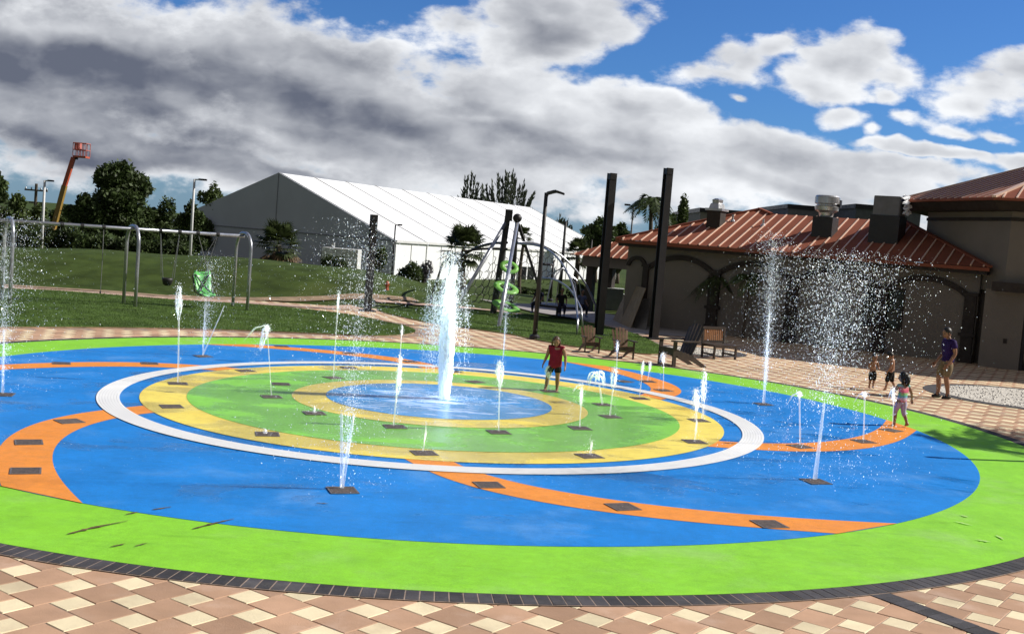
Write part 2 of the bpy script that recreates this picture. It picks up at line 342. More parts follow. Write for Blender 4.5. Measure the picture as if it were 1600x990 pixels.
def thing(name, label, cat, loc=(0, 0, 0), rz=0.0, group=None):
    o = bpy.data.objects.new(name, None); C.objects.link(o); o.empty_display_size = 0.2
    o.location = tuple(float(x) for x in loc); o.rotation_euler = (0, 0, rz); return tag(o, label, cat, group)
def tag(o, label, cat, group=None, kind=None):
    if label: o['label'] = label
    if cat: o['category'] = cat
    if group: o['group'] = group
    if kind: o['kind'] = kind
    return o
def struct(o): o['kind'] = 'structure'; return o
def dup(root, loc=None, rz=None, label=None, group=None):
    r = root.copy(); C.objects.link(r)
    if loc is not None: r.location = tuple(float(x) for x in loc)
    if rz is not None: r.rotation_euler = (0, 0, rz)
    if label: r['label'] = label
    if group: r['group'] = group
    for ch in list(root.children):
        c = ch.copy(); C.objects.link(c); c.parent = r
        for g in list(ch.children):
            d = g.copy(); C.objects.link(d); d.parent = c
    return r
def rotz(a): return np.array([[math.cos(a), -math.sin(a), 0], [math.sin(a), math.cos(a), 0], [0, 0, 1.0]])

# ================================================================== THE SETTING
PC = np.array([-1.3634, 22.0925])                            # centre of the splash pad, ground coordinates
R_WO, R_WI, R_YO, R_GI, R_BO, R_LO = 6.37, 5.97, 5.63, 4.79, 10.01, 11.69
MX = [-140, -60, -25.4, -21.3, -16.0, -11.9, -9.0, -6.45, -4.5, -2.0, 0.5, 300]
MH = [1.25, 1.25, 1.12, 1.32, 1.38, 1.36, 1.34, 1.02, 0.50, 0.22, 0, 0]
def sstep(a, b, x): t = np.clip((np.asarray(x, float) - a) / (b - a), 0, 1); return t * t * (3 - 2 * t)
def hgt(x, y):
    x = np.asarray(x, float); y = np.asarray(y, float)
    base = gz(np.clip(x, -45, 45), np.clip(y, -5, 60)) - 0.05
    fall = sstep(66, 105, y) * 1.7
    m = np.interp(x, MX, MH) * sstep(46.3, 54.5, y) * (1 - sstep(58, 76, y))
    wob = 0.05 * np.sin(x * 0.7 + y * 0.3) * sstep(48, 53, y) * (1 - sstep(66, 80, y)) * (x < 0)
    return base - fall + m + wob
xs = np.concatenate([-np.geomspace(2500, 46, 22), np.arange(-45, 46, 0.9), np.geomspace(46, 2500, 22)])
ys = np.concatenate([-np.geomspace(400, 6, 8), np.arange(-5, 90, 0.9), np.geomspace(90.9, 3500, 26)])
XX, YY = np.meshgrid(xs, ys); ZZ = hgt(XX, YY); nx = len(xs)
idx = np.arange(len(xs) * len(ys)).reshape(len(ys), nx)
Fq = np.stack([idx[:-1, :-1], idx[:-1, 1:], idx[1:, 1:], idx[1:, :-1]], -1).reshape(-1, 4)
struct(raw('ground', np.stack([XX, YY, ZZ], -1).reshape(-1, 3), Fq, m_mound, smooth=True))

def flat(name, poly, z, m, tri=True):                        # sheet in ground coordinates
    V = [PL([x, y, z]) for x, y in poly]
    me = bpy.data.meshes.new(name); me.from_pydata([tuple(map(float, v)) for v in V], [], [tuple(range(len(V)))]); me.update()
    if me.polygons[0].normal.z < 0: me.flip_normals()
    bm = bmesh.new(); bm.from_mesh(me); bmesh.ops.triangulate(bm, faces=bm.faces, ngon_method='EAR_CLIP'); bm.to_mesh(me); bm.free()
    return link(name, me, m)
def chaikin(P, k=3, closed=True):
    P = np.asarray(P, float)
    for _ in range(k):
        Q = np.roll(P, -1, 0) if closed else P[1:]; A = P if closed else P[:-1]
        P = np.stack([0.75 * A + 0.25 * Q, 0.25 * A + 0.75 * Q], 1).reshape(-1, 2) if closed else np.vstack([P[:1], np.stack([0.75 * A + 0.25 * Q, 0.25 * A + 0.75 * Q], 1).reshape(-1, 2), P[-1:]])
    return P
def annulus(mb, r0, r1, z, n=256, c=PC, a0=0.0, a1=2 * math.pi):
    full = abs(a1 - a0 - 2 * math.pi) < 1e-6; k = n if full else n + 1
    A = np.linspace(a0, a1, n, endpoint=False) if full else np.linspace(a0, a1, n + 1)
    cs = np.stack([np.cos(A), np.sin(A)], 1)
    if r0 <= 0:
        V = np.vstack([cs * r1 + c, [c]]); F = [(i, (i + 1) % k, k) for i in range(n)]
    else:
        V = np.vstack([cs * r0 + c, cs * r1 + c]); F = [(i, k + i, k + (i + 1) % k, (i + 1) % k) for i in range(n)]
    mb.add([PL([x, y, z]) for x, y in V], F)
def ring(name, r0, r1, z, m, **kw):
    b = MB(); annulus(b, r0, r1, z, **kw); return struct(b.build(name, m))

# rubber surfacing, each colour a sheet a few millimetres above the one below
ring('lime_border', 0, R_LO, 0.012, m_lime)
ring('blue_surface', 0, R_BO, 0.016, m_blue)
TR = ([5.55, 6.4, 7.3, 8.45, 9.03, 9.66, 10.01], [-0.4, 3.9, 9.6, 18.8, 25.5, 31.5, 34.8])
LR = ([5.55, 6.4, 7.1, 7.6, 8.37, 9.08, 9.5, 10.01], [7.2, 11.3, 15.7, 20.0, 27.0, 34.0, 37.5, 42.2])
def smooth_interp(r, tab): 
    c = np.polyfit(tab[0], tab[1], 4); return np.polyval(c, r)
for off in (207.9, 269.2, 331.4, 31.0, 90.0, 146.0):
    rr = np.linspace(5.5, 10.02, 40)
    a = np.radians(smooth_interp(rr, TR) + off); b_ = np.radians(smooth_interp(rr, LR) + off)
    V = [PL([PC[0] + r * math.cos(t), PC[1] + r * math.sin(t), 0.020]) for r, t in zip(rr, a)] + [PL([PC[0] + r * math.cos(t), PC[1] + r * math.sin(t), 0.020]) for r, t in zip(rr, b_)]
    mb = MB(); mb.add(V, [(i, i + 1, 41 + i, 40 + i) for i in range(39)]); struct(mb.build('orange_band', m_orange))
ring('yellow_ring', 0, R_YO, 0.024, m_yellow)
ring('green_disc', 0, R_GI, 0.028, m_green2)
ring('inner_yellow_ring', 0, 2.96, 0.032, m_yellow, c=PC + [0.06, 0.3])
ring('pool_disc', 0, 2.28, 0.036, m_pool, c=PC + [0.02, 0.42])
ring('drain_bed', R_WI, R_WO, 0.026, m_slot)
mb = MB(); nst = 8; w = (R_WO - R_WI) / nst
for i in range(nst): annulus(mb, R_WI + i * w + 0.0035, R_WI + (i + 1) * w - 0.0035, 0.030)
struct(mb.build('drain_grating', m_white))
# scuffs and pale dried streaks on the rubber
def scuff(pts, wid, m):
    P = [G(*p)[:2] for p in pts]; mb = MB(); k = 14; t = np.linspace(0, 1, k)
    P = np.array([[np.interp(s, np.linspace(0, 1, len(P)), [q[i] for q in P]) for i in (0, 1)] for s in t]); d = np.gradient(P, axis=0); n = np.stack([-d[:, 1], d[:, 0]], 1); n /= np.linalg.norm(n, axis=1)[:, None]
    ww = wid * np.sin(np.pi * np.clip(t, 0.02, 0.98)) ** 0.6 * rng.uniform(0.45, 1.2, k); A = P + n * ww[:, None]; B = P - n * ww[:, None] * rng.uniform(0.5, 1.2, k)[:, None]
    mb.add([PL([*q, 0.0245]) for q in A] + [PL([*q, 0.0245]) for q in B], [(i, i + 1, k + i + 1, k + i) for i in range(k - 1)]); struct(mb.build('surface_scuff', m))
m_scuff = mat('scuff', (0.14, 0.10, 0.035), 0.9, 0.5, 9); m_pale = mat('dried_streak', (0.42, 0.62, 0.20), 0.8, 0.15, 2)
for pts, wd in [([(105, 837), (140, 828), (200, 816)], .030), ([(300, 829), (330, 821), (366, 813)], .030), ([(237, 799), (268, 794)], .022), ([(196, 806), (216, 802)], .02), ([(172, 857), (196, 852)], .018), ([(210, 856), (230, 851)], .014),
                ([(494, 788), (512, 789)], .02), ([(1015, 700), (1050, 703)], .02), ([(738, 710), (800, 707)], .012)]: scuff(pts, wd, m_scuff)
for pts, wd in [([(1490, 816), (1520, 823)], .03), ([(1525, 845), (1548, 849)], .03), ([(1556, 838), (1568, 845)], .025), ([(1500, 806), (1512, 810)], .03)]: scuff(pts, wd, m_pale)

# dark brick soldier course round the pad
mb = MB(); nb = 540
for i in range(nb):
    a0 = 2 * math.pi * (i + 0.05) / nb; a1 = 2 * math.pi * (i + 0.95) / nb; dz = 0.010 + 0.003 * random.random()
    q = [(R_LO + 0.004, a0), (R_LO + 0.275, a0), (R_LO + 0.275, a1), (R_LO + 0.004, a1)]
    V = [PL([PC[0] + r * math.cos(a), PC[1] + r * math.sin(a), z]) for z in (dz, -0.03) for r, a in q]
    mb.add(V, [(0, 1, 2, 3), (0, 4, 5, 1), (1, 5, 6, 2), (2, 6, 7, 3), (3, 7, 4, 0)])
struct(mb.build('brick_edging', m_soldier))
ring('edging_bed', R_LO, R_LO + 0.29, 0.0085, m_joint)

# hopscotch paving: large brown and small cream squares, laid one by one
LAWN1 = chaikin([G(*p)[:2] for p in [(-60, 514), (0, 512), (150, 512.5), (300, 514), (500, 522), (600, 527), (655, 521), (640, 511), (600, 503), (550, 492), (480, 484), (400, 476), (280, 470), (100, 455), (25, 452), (-60, 449)]], 2)
LAWN2 = chaikin([G(*p)[:2] for p in [(588, 484), (600, 489), (620, 494), (660, 503), (725, 513), (794, 522), (835, 531), (900, 543), (960, 549), (1030, 556), (1044, 548), (1020, 534), (985, 519), (900, 500), (786, 487), (640, 480), (596, 479)]], 2)
def inpoly(P, poly):
    x, y = P[:, 0], P[:, 1]; r = np.zeros(len(P), bool); j = len(poly) - 1
    for i in range(len(poly)):
        xi, yi = poly[i]; xj, yj = poly[j]
        r ^= ((yi > y) != (yj > y)) & (x < (xj - xi) * (y - yi) / (yj - yi + 1e-12) + xi); j = i
    return r
a_, b_ = 0.413, 0.275; ph = rad(53.0); e1 = np.array([math.cos(ph), math.sin(ph)]); e2 = np.array([-e1[1], e1[0]])
org = np.array([-2.67, 9.77]) - (a_ - b_ / 2) * e1 + (a_ + b_ / 2) * e2
gi, gj = np.meshgrid(np.arange(-110, 111), np.arange(-110, 111)); gi = gi.ravel(); gj = gj.ravel()
cell = org + np.outer(gi, a_ * e1 - b_ * e2) + np.outer(gj, -b_ * e1 - a_ * e2)
PLAZA = np.array([(-16, 4), (16, 4), (24, 14), (24, 34), (18.5, 42), (6.6, 49.3), (5.2, 47.6), (4.6, 36), (0, 41), (-3, 44), (-5.5, 49.5), (-14, 49.5), (-15, 44), (-6, 38), (-14, 38), (-20, 30), (-20, 10)])
dr = np.linalg.norm(cell - PC, axis=1)
edge_a = np.array([4.80, 11.15]); edge_d = G(1530, 990)[:2] - G(1370, 930)[:2]; edge_d /= np.linalg.norm(edge_d); band0 = G(1385, 930)[:2]
keep = (dr > R_LO - 0.2) & inpoly(cell, PLAZA) & ~((inpoly(cell, LAWN1)) | inpoly(cell, LAWN2))
cell = cell[keep]
def tiles(name, x0, y0, s, m):
    g = 0.0035; k = len(cell); inset = 0.006
    q = np.array([[x0 + g, y0 + g], [x0 + s - g, y0 + g], [x0 + s - g, y0 + s - g], [x0 + g, y0 + s - g]]); mid = q.mean(0); qt = mid + (q - mid) * (1 - 2 * inset / s)
    P = cell[:, None] + (q[:, :1] * e1 + q[:, 1:] * e2)[None]; Pt = cell[:, None] + (qt[:, :1] * e1 + qt[:, 1:] * e2)[None]
    z = rng.uniform(-0.0015, 0.0015, (k, 1, 1)); tilt = rng.uniform(-0.0012, 0.0012, (k, 4, 1))
    V = np.concatenate([np.concatenate([Pt, np.zeros((k, 4, 1)) + z + tilt], 2), np.concatenate([P, np.full((k, 4, 1), -0.006)], 2)], 1).reshape(-1, 3)
    V = (V - CAM) @ ROT.T + CAM
    b0 = np.arange(k)[:, None] * 8; f = np.array([[0, 1, 2, 3], [4, 5, 1, 0], [5, 6, 2, 1], [6, 7, 3, 2], [7, 4, 0, 3]]); F = (b0[:, None] + f[None]).reshape(-1, 4)
    if ((q[1] - q[0])[0] * (q[2] - q[1])[1]) < 0: F = F[:, ::-1]
    struct(raw(name, V, F, m))
tiles('brown_paving', 0, -a_, a_, m_tileb)
tiles('cream_paving', a_ - b_, -a_ - b_, b_, m_tilec)
struct(flat('paving_bed', PLAZA, -0.0065, m_joint))
# dark brick band running out of the edging at the right
mb = MB(); nrm = np.array([-edge_d[1], edge_d[0]]); L = 3.2; kk = 24
P0_ = G(1372, 927)[:2]
for i in range(kk):
    for sgn in (0,):
        s0, s1 = i * 0.137 + 0.003, (i + 1) * 0.137 - 0.003
        q = [P0_ + edge_d * s0 - nrm * 0.13, P0_ + edge_d * s1 - nrm * 0.13, P0_ + edge_d * s1 + nrm * 0.13, P0_ + edge_d * s0 + nrm * 0.13]
        dz = 0.007 + 0.003 * random.random(); V = [PL([*p, z]) for z in (dz, -0.02) for p in q]
        mb.add(V, [(0, 1, 2, 3), (0, 4, 5, 1), (1, 5, 6, 2), (2, 6, 7, 3), (3, 7, 4, 0)])
struct(mb.build('brick_band', m_soldier))

# lawns, far path, walk by the building
def lawn(name, poly, z):
    P = np.asarray(poly); k = len(P)
    o = flat(name, P, z, m_grass); struct(o)
    mb = MB(); V = [PL([*p, z]) for p in P] + [PL([*p, -0.06]) for p in P]
    mb.add(V, [(i, (i + 1) % k, k + (i + 1) % k, k + i) for i in range(k)]); struct(mb.build('lawn_edge', m_dry))
lawn('swing_lawn', LAWN1, 0.035); lawn('shaded_lawn', LAWN2, 0.035)
def strip(name, pts, wid, z, m, drape=True):
    P = chaikin([gp(*p)[:2] if len(p) == 2 else p[:2] for p in pts], 2, False); d = np.gradient(P, axis=0); n = np.stack([-d[:, 1], d[:, 0]], 1); n /= np.linalg.norm(n, axis=1)[:, None]
    V = []; k = len(P); cols = 5
    wv = wid / 2 * (1 + 0.12 * np.sin(np.arange(k) * 1.3))
    for i in range(k):
        for c in np.linspace(-1, 1, cols):
            q = P[i] + n[i] * c * wv[i]; V.append((q[0], q[1], float(hgt(*q)) + z))
    mb = MB(); mb.add(V, [(i * cols + j, i * cols + j + 1, (i + 1) * cols + j + 1, (i + 1) * cols + j) for i in range(k - 1) for j in range(cols - 1)])
    return struct(mb.build(name, m))
strip('path', [(-120, 441), (20, 450), (150, 457), (280, 468), (400, 473), (480, 480), (560, 481)], 1.15, 0.06, m_path)
strip('path_verge', [(-120, 438), (20, 446), (150, 453.5), (280, 464), (400, 469), (480, 473), (560, 475), (650, 478)], 0.8, 0.055, m_dry)
strip('path', [(585, 478), (650, 481), (790, 489), (880, 498), (985, 516)], 0.55, 0.075, m_path)
strip('sidewalk', [(800, 474), (880, 486), (1000, 509), (1040, 524)], 4.0, 0.065, m_walk)
strip('path', [(920, 458), (1000, 470)], 2.0, 0.06, m_path)

# gravel beds with a dark ring of brick
def bed(cx, cy, r):
    struct(flat('gravel_bed', [(cx + r * math.cos(a), cy + r * math.sin(a)) for a in np.linspace(0, 2 * math.pi, 64, endpoint=False)], 0.016, m_gravel))
    mb = MB(); annulus(mb, r, r + 0.36, 0.011, 64, c=np.array([cx, cy])); struct(mb.build('bed_edging', m_soldier))
    k = 900; A = rng.uniform(0, 2 * math.pi, k); Rr = r * np.sqrt(rng.uniform(0, 1, k)); mb = MB()
    for t, q in zip(A, Rr): s = random.uniform(0.012, 0.04); mb.add(np.array([[s, 0, 0], [-s, 0, 0], [0, s, 0], [0, -s, 0], [0, 0, s * .8]]) * random.uniform(.7, 1.3) + PL([cx + q * math.cos(t), cy + q * math.sin(t), 0.016]), [(0, 2, 4), (2, 1, 4), (1, 3, 4), (3, 0, 4)])
    tag(mb.build('gravel', m_gravel), None, None, kind='stuff')
bed(14.45, 30.75, 2.45)
g0 = G(1096, 551); bed(g0[0], g0[1] + 0.5, 1.25)

# grass blades on the lawns
def blades(name, poly, n, h, z, m):
    P = np.asarray(poly); lo, hi = P.min(0), P.max(0); Q = rng.uniform(lo, hi, (int(n * 2.2), 2)); Q = Q[inpoly(Q, P)][:n]; k = len(Q)
    ang = rng.uniform(0, 2 * math.pi, k); w = 0.008; hh = h * rng.uniform(0.5, 1.2, k); lean = rng.normal(0, 0.35, (k, 2)) * hh[:, None]
    B = np.stack([Q[:, 0], Q[:, 1], np.full(k, z)], 1); d = np.stack([np.cos(ang) * w, np.sin(ang) * w, np.zeros(k)], 1); tp = B + np.concatenate([lean, hh[:, None]], 1)
    V = np.stack([B - d, B + d, tp], 1).reshape(-1, 3); V = (V - CAM) @ ROT.T + CAM
    o = raw(name, V, np.arange(3 * k).reshape(-1, 3), m); tag(o, 'short green grass on the lawn by the swings', 'grass', kind='stuff')
blades('grass', LAWN1, 45000, 0.05, 0.035, m_lawnblade)
blades('grass', LAWN2, 25000, 0.05, 0.035, m_lawnblade)

# ================================================================== BUILDINGS
BP0, BP1 = gp(1003, 509), gp(1525, 568)
bu = BP1 - BP0; bu[2] = 0; bu /= np.linalg.norm(bu); bn = np.array([bu[1], -bu[0], 0.0]); bz = np.array([0, 0, 1.0])
def B(u_, s_, z_): return np.array([BP0[0], BP0[1], 0]) + bu * u_ - bn * s_ + bz * z_       # along the front, back from it, up
RB = np.stack([bu, -bn, bz], 1)
rz_b = math.atan2(bu[1], bu[0])
bld = thing('restaurant_building', 'long low stucco building with blind arches and a ribbed copper roof', 'building', B(0, 0, 0.1))
def bb(mb, u0, u1, s0, s1, z0, z1): mb.box(B((u0 + u1) / 2, (s0 + s1) / 2, (z0 + z1) / 2) - np.array(bld.location), (u1 - u0, s1 - s0, z1 - z0), RB); return mb
OFF = np.array(bld.location)
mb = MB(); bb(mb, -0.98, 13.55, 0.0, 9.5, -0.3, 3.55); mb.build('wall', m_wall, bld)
# blind arches with pilasters, each built as trim standing proud of the wall
cols_u = [(0.0, .25), (3.2, .46), (6.55, .46), (10.1, .42), (13.3, .42)]
for (uc, wd) in cols_u:
    mb = MB(); bb(mb, uc - wd / 2, uc + wd / 2, -0.16, 0.03, -0.2, 2.72); bb(mb, uc - wd / 2 - .09, uc + wd / 2 + .09, -0.22, 0.02, 1.12, 1.24)
    bb(mb, uc - wd / 2 - .06, uc + wd / 2 + .06, -0.19, 0.02, 2.62, 2.74); bb(mb, uc - wd / 2 - .05, uc + wd / 2 + .05, -0.185, 0.02, -0.2, 0.45); mb.build('pilaster', m_brown, bld)
def arch(u0, u1, zs, zt, th=0.2):
    k = 20; w = (u1 - u0) / 2; h = zt - zs; Rr = (w * w + h * h) / (2 * h) if h < w else w; cz = zt - Rr; uc = (u0 + u1) / 2; a = math.asin(min(1, w / Rr))
    V = []
    for i in range(k + 1):
        t = -a + 2 * a * i / k
        for s_ in (-0.13, 0.02):
            for r in (Rr - th, Rr): V.append(B(uc + r * math.sin(t), s_, cz + r * math.cos(t)) - OFF)
    F = []
    for i in range(k):
        o, p = i * 4, i * 4 + 4; F += [(o, o + 1, p + 1, p), (o + 2, p + 2, p + 3, o + 3), (o, p, p + 2, o + 2), (o + 1, o + 3, p + 3, p + 1)]
    F += [(0, 2, 3, 1), (k * 4, k * 4 + 1, k * 4 + 3, k * 4 + 2)]
    MB().add(V, F).build('arch_trim', m_brown, bld)
arch(-0.95, 0.0, 2.62, 3.06, 0.15)
for (a, b) in zip(cols_u[:-1], cols_u[1:]): arch(a[0] + 0.02, b[0] - 0.02, 2.66, 3.24)
for (a, b, l) in ((9.42, 9.88, True), (10.32, 10.88, False)):
    mb = MB(); bb(mb, a, b, -0.03, 0.02, 1.15, 2.60); win = mb.build('window', m_glass, bld); mb = MB(); e = a - .04 if l else b + .0
    bb(mb, e, e + .04, -0.06, 0.02, 1.15, 2.60); bb(mb, a - .05, b + .05, -0.065, 0.02, 1.06, 1.15); bb(mb, a - .05, b + .05, -0.065, 0.02, 2.60, 2.67); mb.build('window_frame', m_brown, win)
# fascia and roof
ZE, TH = 3.72, math.atan(.395); ts = math.tan(TH)
mb = MB(); bb(mb, -1.18, 13.85, -0.62, 9.5, 3.44, 3.66); mb.build('fascia', m_brown, bld)
mb = MB(); bb(mb, -1.27, 13.93, -0.74, -0.62, 3.57, 3.70); mb.build('gutter', m_roof, bld)
def RP(u_, s_, lift=0.0): return B(u_, -0.70 + s_, ZE + s_ * ts + lift) - OFF
UL, UR, UT0, ST, SA, UA = -1.27, 13.95, 4.05, 4.15, 4.62, 3.35
mb = MB()
mb.add([RP(UL, 0), RP(UR, 0), RP(UR - ST, ST), RP(UT0, ST), RP(UA, SA)], [(0, 1, 2, 3, 4)])              # front slope
mb.add([RP(UL, 0), RP(UA, SA), B(UL, 8.5, ZE) - OFF], [(0, 1, 2)])                                         # left hip
mb.add([RP(UR, 0), B(UR, 8.5, ZE) - OFF, RP(UR - ST, ST)], [(0, 1, 2)])                                    # right hip
mb.add([RP(UA, SA), RP(UT0, ST), B(UT0 + 2, 7.5, 4.5) - OFF, B(UA, 8.5, ZE) - OFF], [(0, 1, 2, 3)])
mb.add([RP(UT0, ST), RP(UR - ST, ST), B(UR - ST, 7.5, 4.6) - OFF, B(UT0, 7.5, 4.6) - OFF], [(0, 1, 2, 3)])
roof = mb.build('roof', m_roof, bld)
mb = MB(); uu = UL + 0.30
while uu < UR - 0.1:
    smax = min(uu - UL, UR - uu, SA if uu < UA else ST if uu > UT0 else SA - (uu - UA) * (SA - ST) / (UT0 - UA)) - 0.05
    if smax > 0.15: mb.beam(RP(uu, 0.02, 0.02), RP(uu, smax, 0.02), 0.048, 0.045)
    uu += 0.445
mb.build('standing_seam', m_rib, roof)
for (p_, q_, w_) in ((RP(UL, 0, .03), RP(UA, SA, .03), .18), (RP(UA, SA, .04), RP(UT0 + 0.1, ST - 0.1, .04), .16), (RP(UR, 0, .03), RP(UR - ST, ST, .03), .18)): MB().beam(p_, q_, w_, .08).build('hip_cap', m_roof, roof)
for (u_, s_) in ((2.8, 3.0), (4.3, 2.7)):
    mb = MB(); p = RP(u_, s_); mb.tube([p, p + [0, 0, .28]], .045, 8); mb.tube([p + [0, 0, -.03], p + [0, 0, .08]], [.13, .05], 8); mb.build('vent_pipe', m_alu, roof)

def roof_pt(px, py):
    nr = bn * math.sin(TH) + bz * math.cos(TH); return plane(px, py, B(0, -0.70, ZE), nr)
# vents on the roof (each bolted on, so things of their own)
p = roof_pt(1118, 352)
t = thing('roof_vent', 'small louvred roof vent with a pale cap on a dark curb', 'roof vent', p)
MB().box((0, 0, .25), (.62, .62, .74), RB).build('curb', m_brown, t)
MB().box((0, 0, .67), (.78, .78, .10), RB).build('collar', m_alu, t)
mb = MB(); mb.lathe([(.36, .72), (.30, .92), (.22, .96), (.24, 1.10), (.12, 1.16)], n=4); mb.build('cap', m_alu, t)
p = roof_pt(1288, 365)
t = thing('exhaust_fan', 'round silver exhaust fan on a tall dark curb above the roof', 'roof fan', p)
MB().box((0, 0, .25), (.92, .92, 1.0), RB).build('curb', m_black, t)
mb = MB(); mb.lathe([(.30, .75), (.34, .95), (.52, 1.05), (.54, 1.22), (.46, 1.26), (.46, 1.32), (.56, 1.36), (.56, 1.66), (.50, 1.72), (.40, 1.70)], n=28); mb.build('drum', m_alu, t, smooth=False)
MB().box((.50, -.15, 1.38), (.18, .24, .34), RB).build('motor_box', m_black, t)
t.scale = (.9, .9, .9)
p = roof_pt(1385, 372)
t = thing('rooftop_unit', 'square grey rooftop unit with white plastic sheet hanging at its side', 'air conditioner', p)
MB().box((0, 0, .3), (1.15, 1.15, 1.15), RB).build('curb', m_black, t)
MB().box((0, 0, 1.25), (1.02, 1.02, .78), RB).build('housing', mat('unit_grey', (0.16, 0.16, 0.17), .6), t, bevel=.02)
mb = MB(); k = 14; Vs = []
for i in range(k + 1):
    for j in range(9):
        a = i / k; wv = 0.07 * math.sin(i * 1.7 + j * .9) + random.uniform(-.03, .03); Vs.append(RB @ np.array([.60 + .12 * a + wv, -.48 + .96 * j / 8, 1.70 - .75 * a ** 1.2 + .05 * math.sin(j * 2.1)]))
mb.add(Vs, [(i * 9 + j, i * 9 + j + 1, i * 9 + j + 10, i * 9 + j + 9) for i in range(k) for j in range(8)]); mb.build('plastic_sheet', m_tent, t)

# tower at the right
n2a = math.atan2(bn[1], bn[0]) - rad(45); n2 = np.array([math.cos(n2a), math.sin(n2a), 0]); t2 = np.array([n2[1], -n2[0], 0])
TC = gp(1555, 574); SIDE = 5.2; zt0 = float(TC[2])
tw = thing('tower_building', 'octagonal stucco tower with a wide copper hip roof beside the low building', 'building', TC)
Ro = SIDE / (2 * math.sin(math.pi / 8)); mid = -n2 * (SIDE / (2 * math.tan(math.pi / 8))) + t2 * SIDE / 2       # tower centre relative to the corner
a0 = math.atan2(*( -mid)[[1, 0]])
def octa(R_, z): return [mid + np.array([R_ * math.cos(a0 + k * math.pi / 4), R_ * math.sin(a0 + k * math.pi / 4), z]) for k in range(8)]
def oct_prism(mb, r, z0, z1, r2=None):
    mb.add(octa(r, z0) + octa(r2 if r2 else r, z1), [tuple(range(8))[::-1], tuple(range(8, 16))] + [(i, (i + 1) % 8, 8 + (i + 1) % 8, 8 + i) for i in range(8)]); return mb
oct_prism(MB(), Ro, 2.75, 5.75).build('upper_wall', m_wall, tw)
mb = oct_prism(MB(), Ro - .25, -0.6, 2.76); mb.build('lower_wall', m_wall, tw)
oct_prism(MB(), Ro + .05, 5.28, 5.40).build('cornice_band', m_brown, tw)
oct_prism(MB(), Ro + .9, 5.62, 5.92, Ro + 1.15).build('eave', m_brown, tw)
mb = oct_prism(MB(), Ro + 1.25, 5.93, 6.02); V = octa(Ro + 1.25, 6.022) + [mid + np.array([0, 0, 6.02 + (Ro + 1.25) * math.tan(rad(19))])]
mb.add(V, [(i, (i + 1) % 8, 8) for i in range(8)]); tr = mb.build('roof', m_roof, tw)
mb = MB(); O = octa(Ro + 1.25, 6.03); ap = V[8]
for i in range(8):
    A_, B_ = O[i], O[(i + 1) % 8]; mm = (A_ + B_) / 2; e = (B_ - A_) / np.linalg.norm(B_ - A_); half = np.linalg.norm(B_ - A_) / 2; x = -half + .3
    while x < half - .1:
        f = 1 - abs(x) / half; mb.beam(mm + e * x, mm + e * x + (ap - mm) * (f * .98), .055, .05); x += .445
    mb.beam(A_ + [0, 0, .02], ap, .16, .07)
mb.build('standing_seam', m_rib, tr)
# canopy and recessed dark doorway in the lower front face
def TF(u_, s_, z_): return bu * u_ - bn * s_ + bz * z_
mb = MB(); mb.box(TF(3.0, -0.25, 2.92), (6.6, .9, .34), RB); mb.build('door_canopy', m_brown, tw)
mb = MB(); mb.box(TF(3.3, 0.15, 1.2), (5.0, .3, 3.1), RB); dw = mb.build('doorway', m_glass, tw)
mb = MB()
for x in (0.83, 2.5, 4.2, 5.75): mb.box(TF(x, -.02, 1.2), (.09, .1, 3.1), RB)
mb.box(TF(3.3, -.02, .95), (4.9, .08, .08), RB); mb.build('door_frame', m_black, dw)
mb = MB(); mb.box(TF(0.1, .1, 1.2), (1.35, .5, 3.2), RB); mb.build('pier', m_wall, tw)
MB().box(TF(.25, -.16, 1.0), (.12, .04, .16), RB).build('outlet_box', m_brown, tw)

# unseen block added beyond the right edge to shade part of the copper roof
o = B(19.5, 8, 0.0); wg = thing('shade_block', 'plain stucco block added out of the frame behind the tower to shade the roof', 'building', o)
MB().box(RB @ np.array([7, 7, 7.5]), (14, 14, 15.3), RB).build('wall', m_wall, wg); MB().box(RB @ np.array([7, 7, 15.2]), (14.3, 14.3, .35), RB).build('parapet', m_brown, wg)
# flat roofed block behind
def block(name, label, x0, x1, ytop, Y, depth, col, capcol=m_black):
    A_ = atY(x0, ytop, Y); B_ = atY(x1, ytop, Y); t = thing(name, label, 'building', (A_[0], Y, float(hgt(A_[0], Y)) - .3)); h = A_[2] - t.location[2]; w = B_[0] - A_[0]
    MB().box((w / 2, depth / 2, h / 2), (w, depth, h)).build('wall', col, t); MB().box((w / 2, depth / 2, h + .1), (w + .2, depth + .2, .3)).build('parapet', capcol, t); return t
m_beige = mat('far_stucco', (.24, .22, .19), .9)
block('flat_roof_building', 'beige flat roofed block with dark parapet behind the copper roof', 1095, 1216, 330, 80, 14, m_beige)
block('flat_roof_building', 'taller grey flat roofed block behind the round exhaust fan', 1232, 1300, 324, 84, 10, mat('far_grey', (.16, .165, .17), .9))
block('flat_roof_building', 'dark stepped parapet block behind the square rooftop unit', 1338, 1440, 324, 78, 10, mat('far_grey2', (.11, .115, .125), .9))

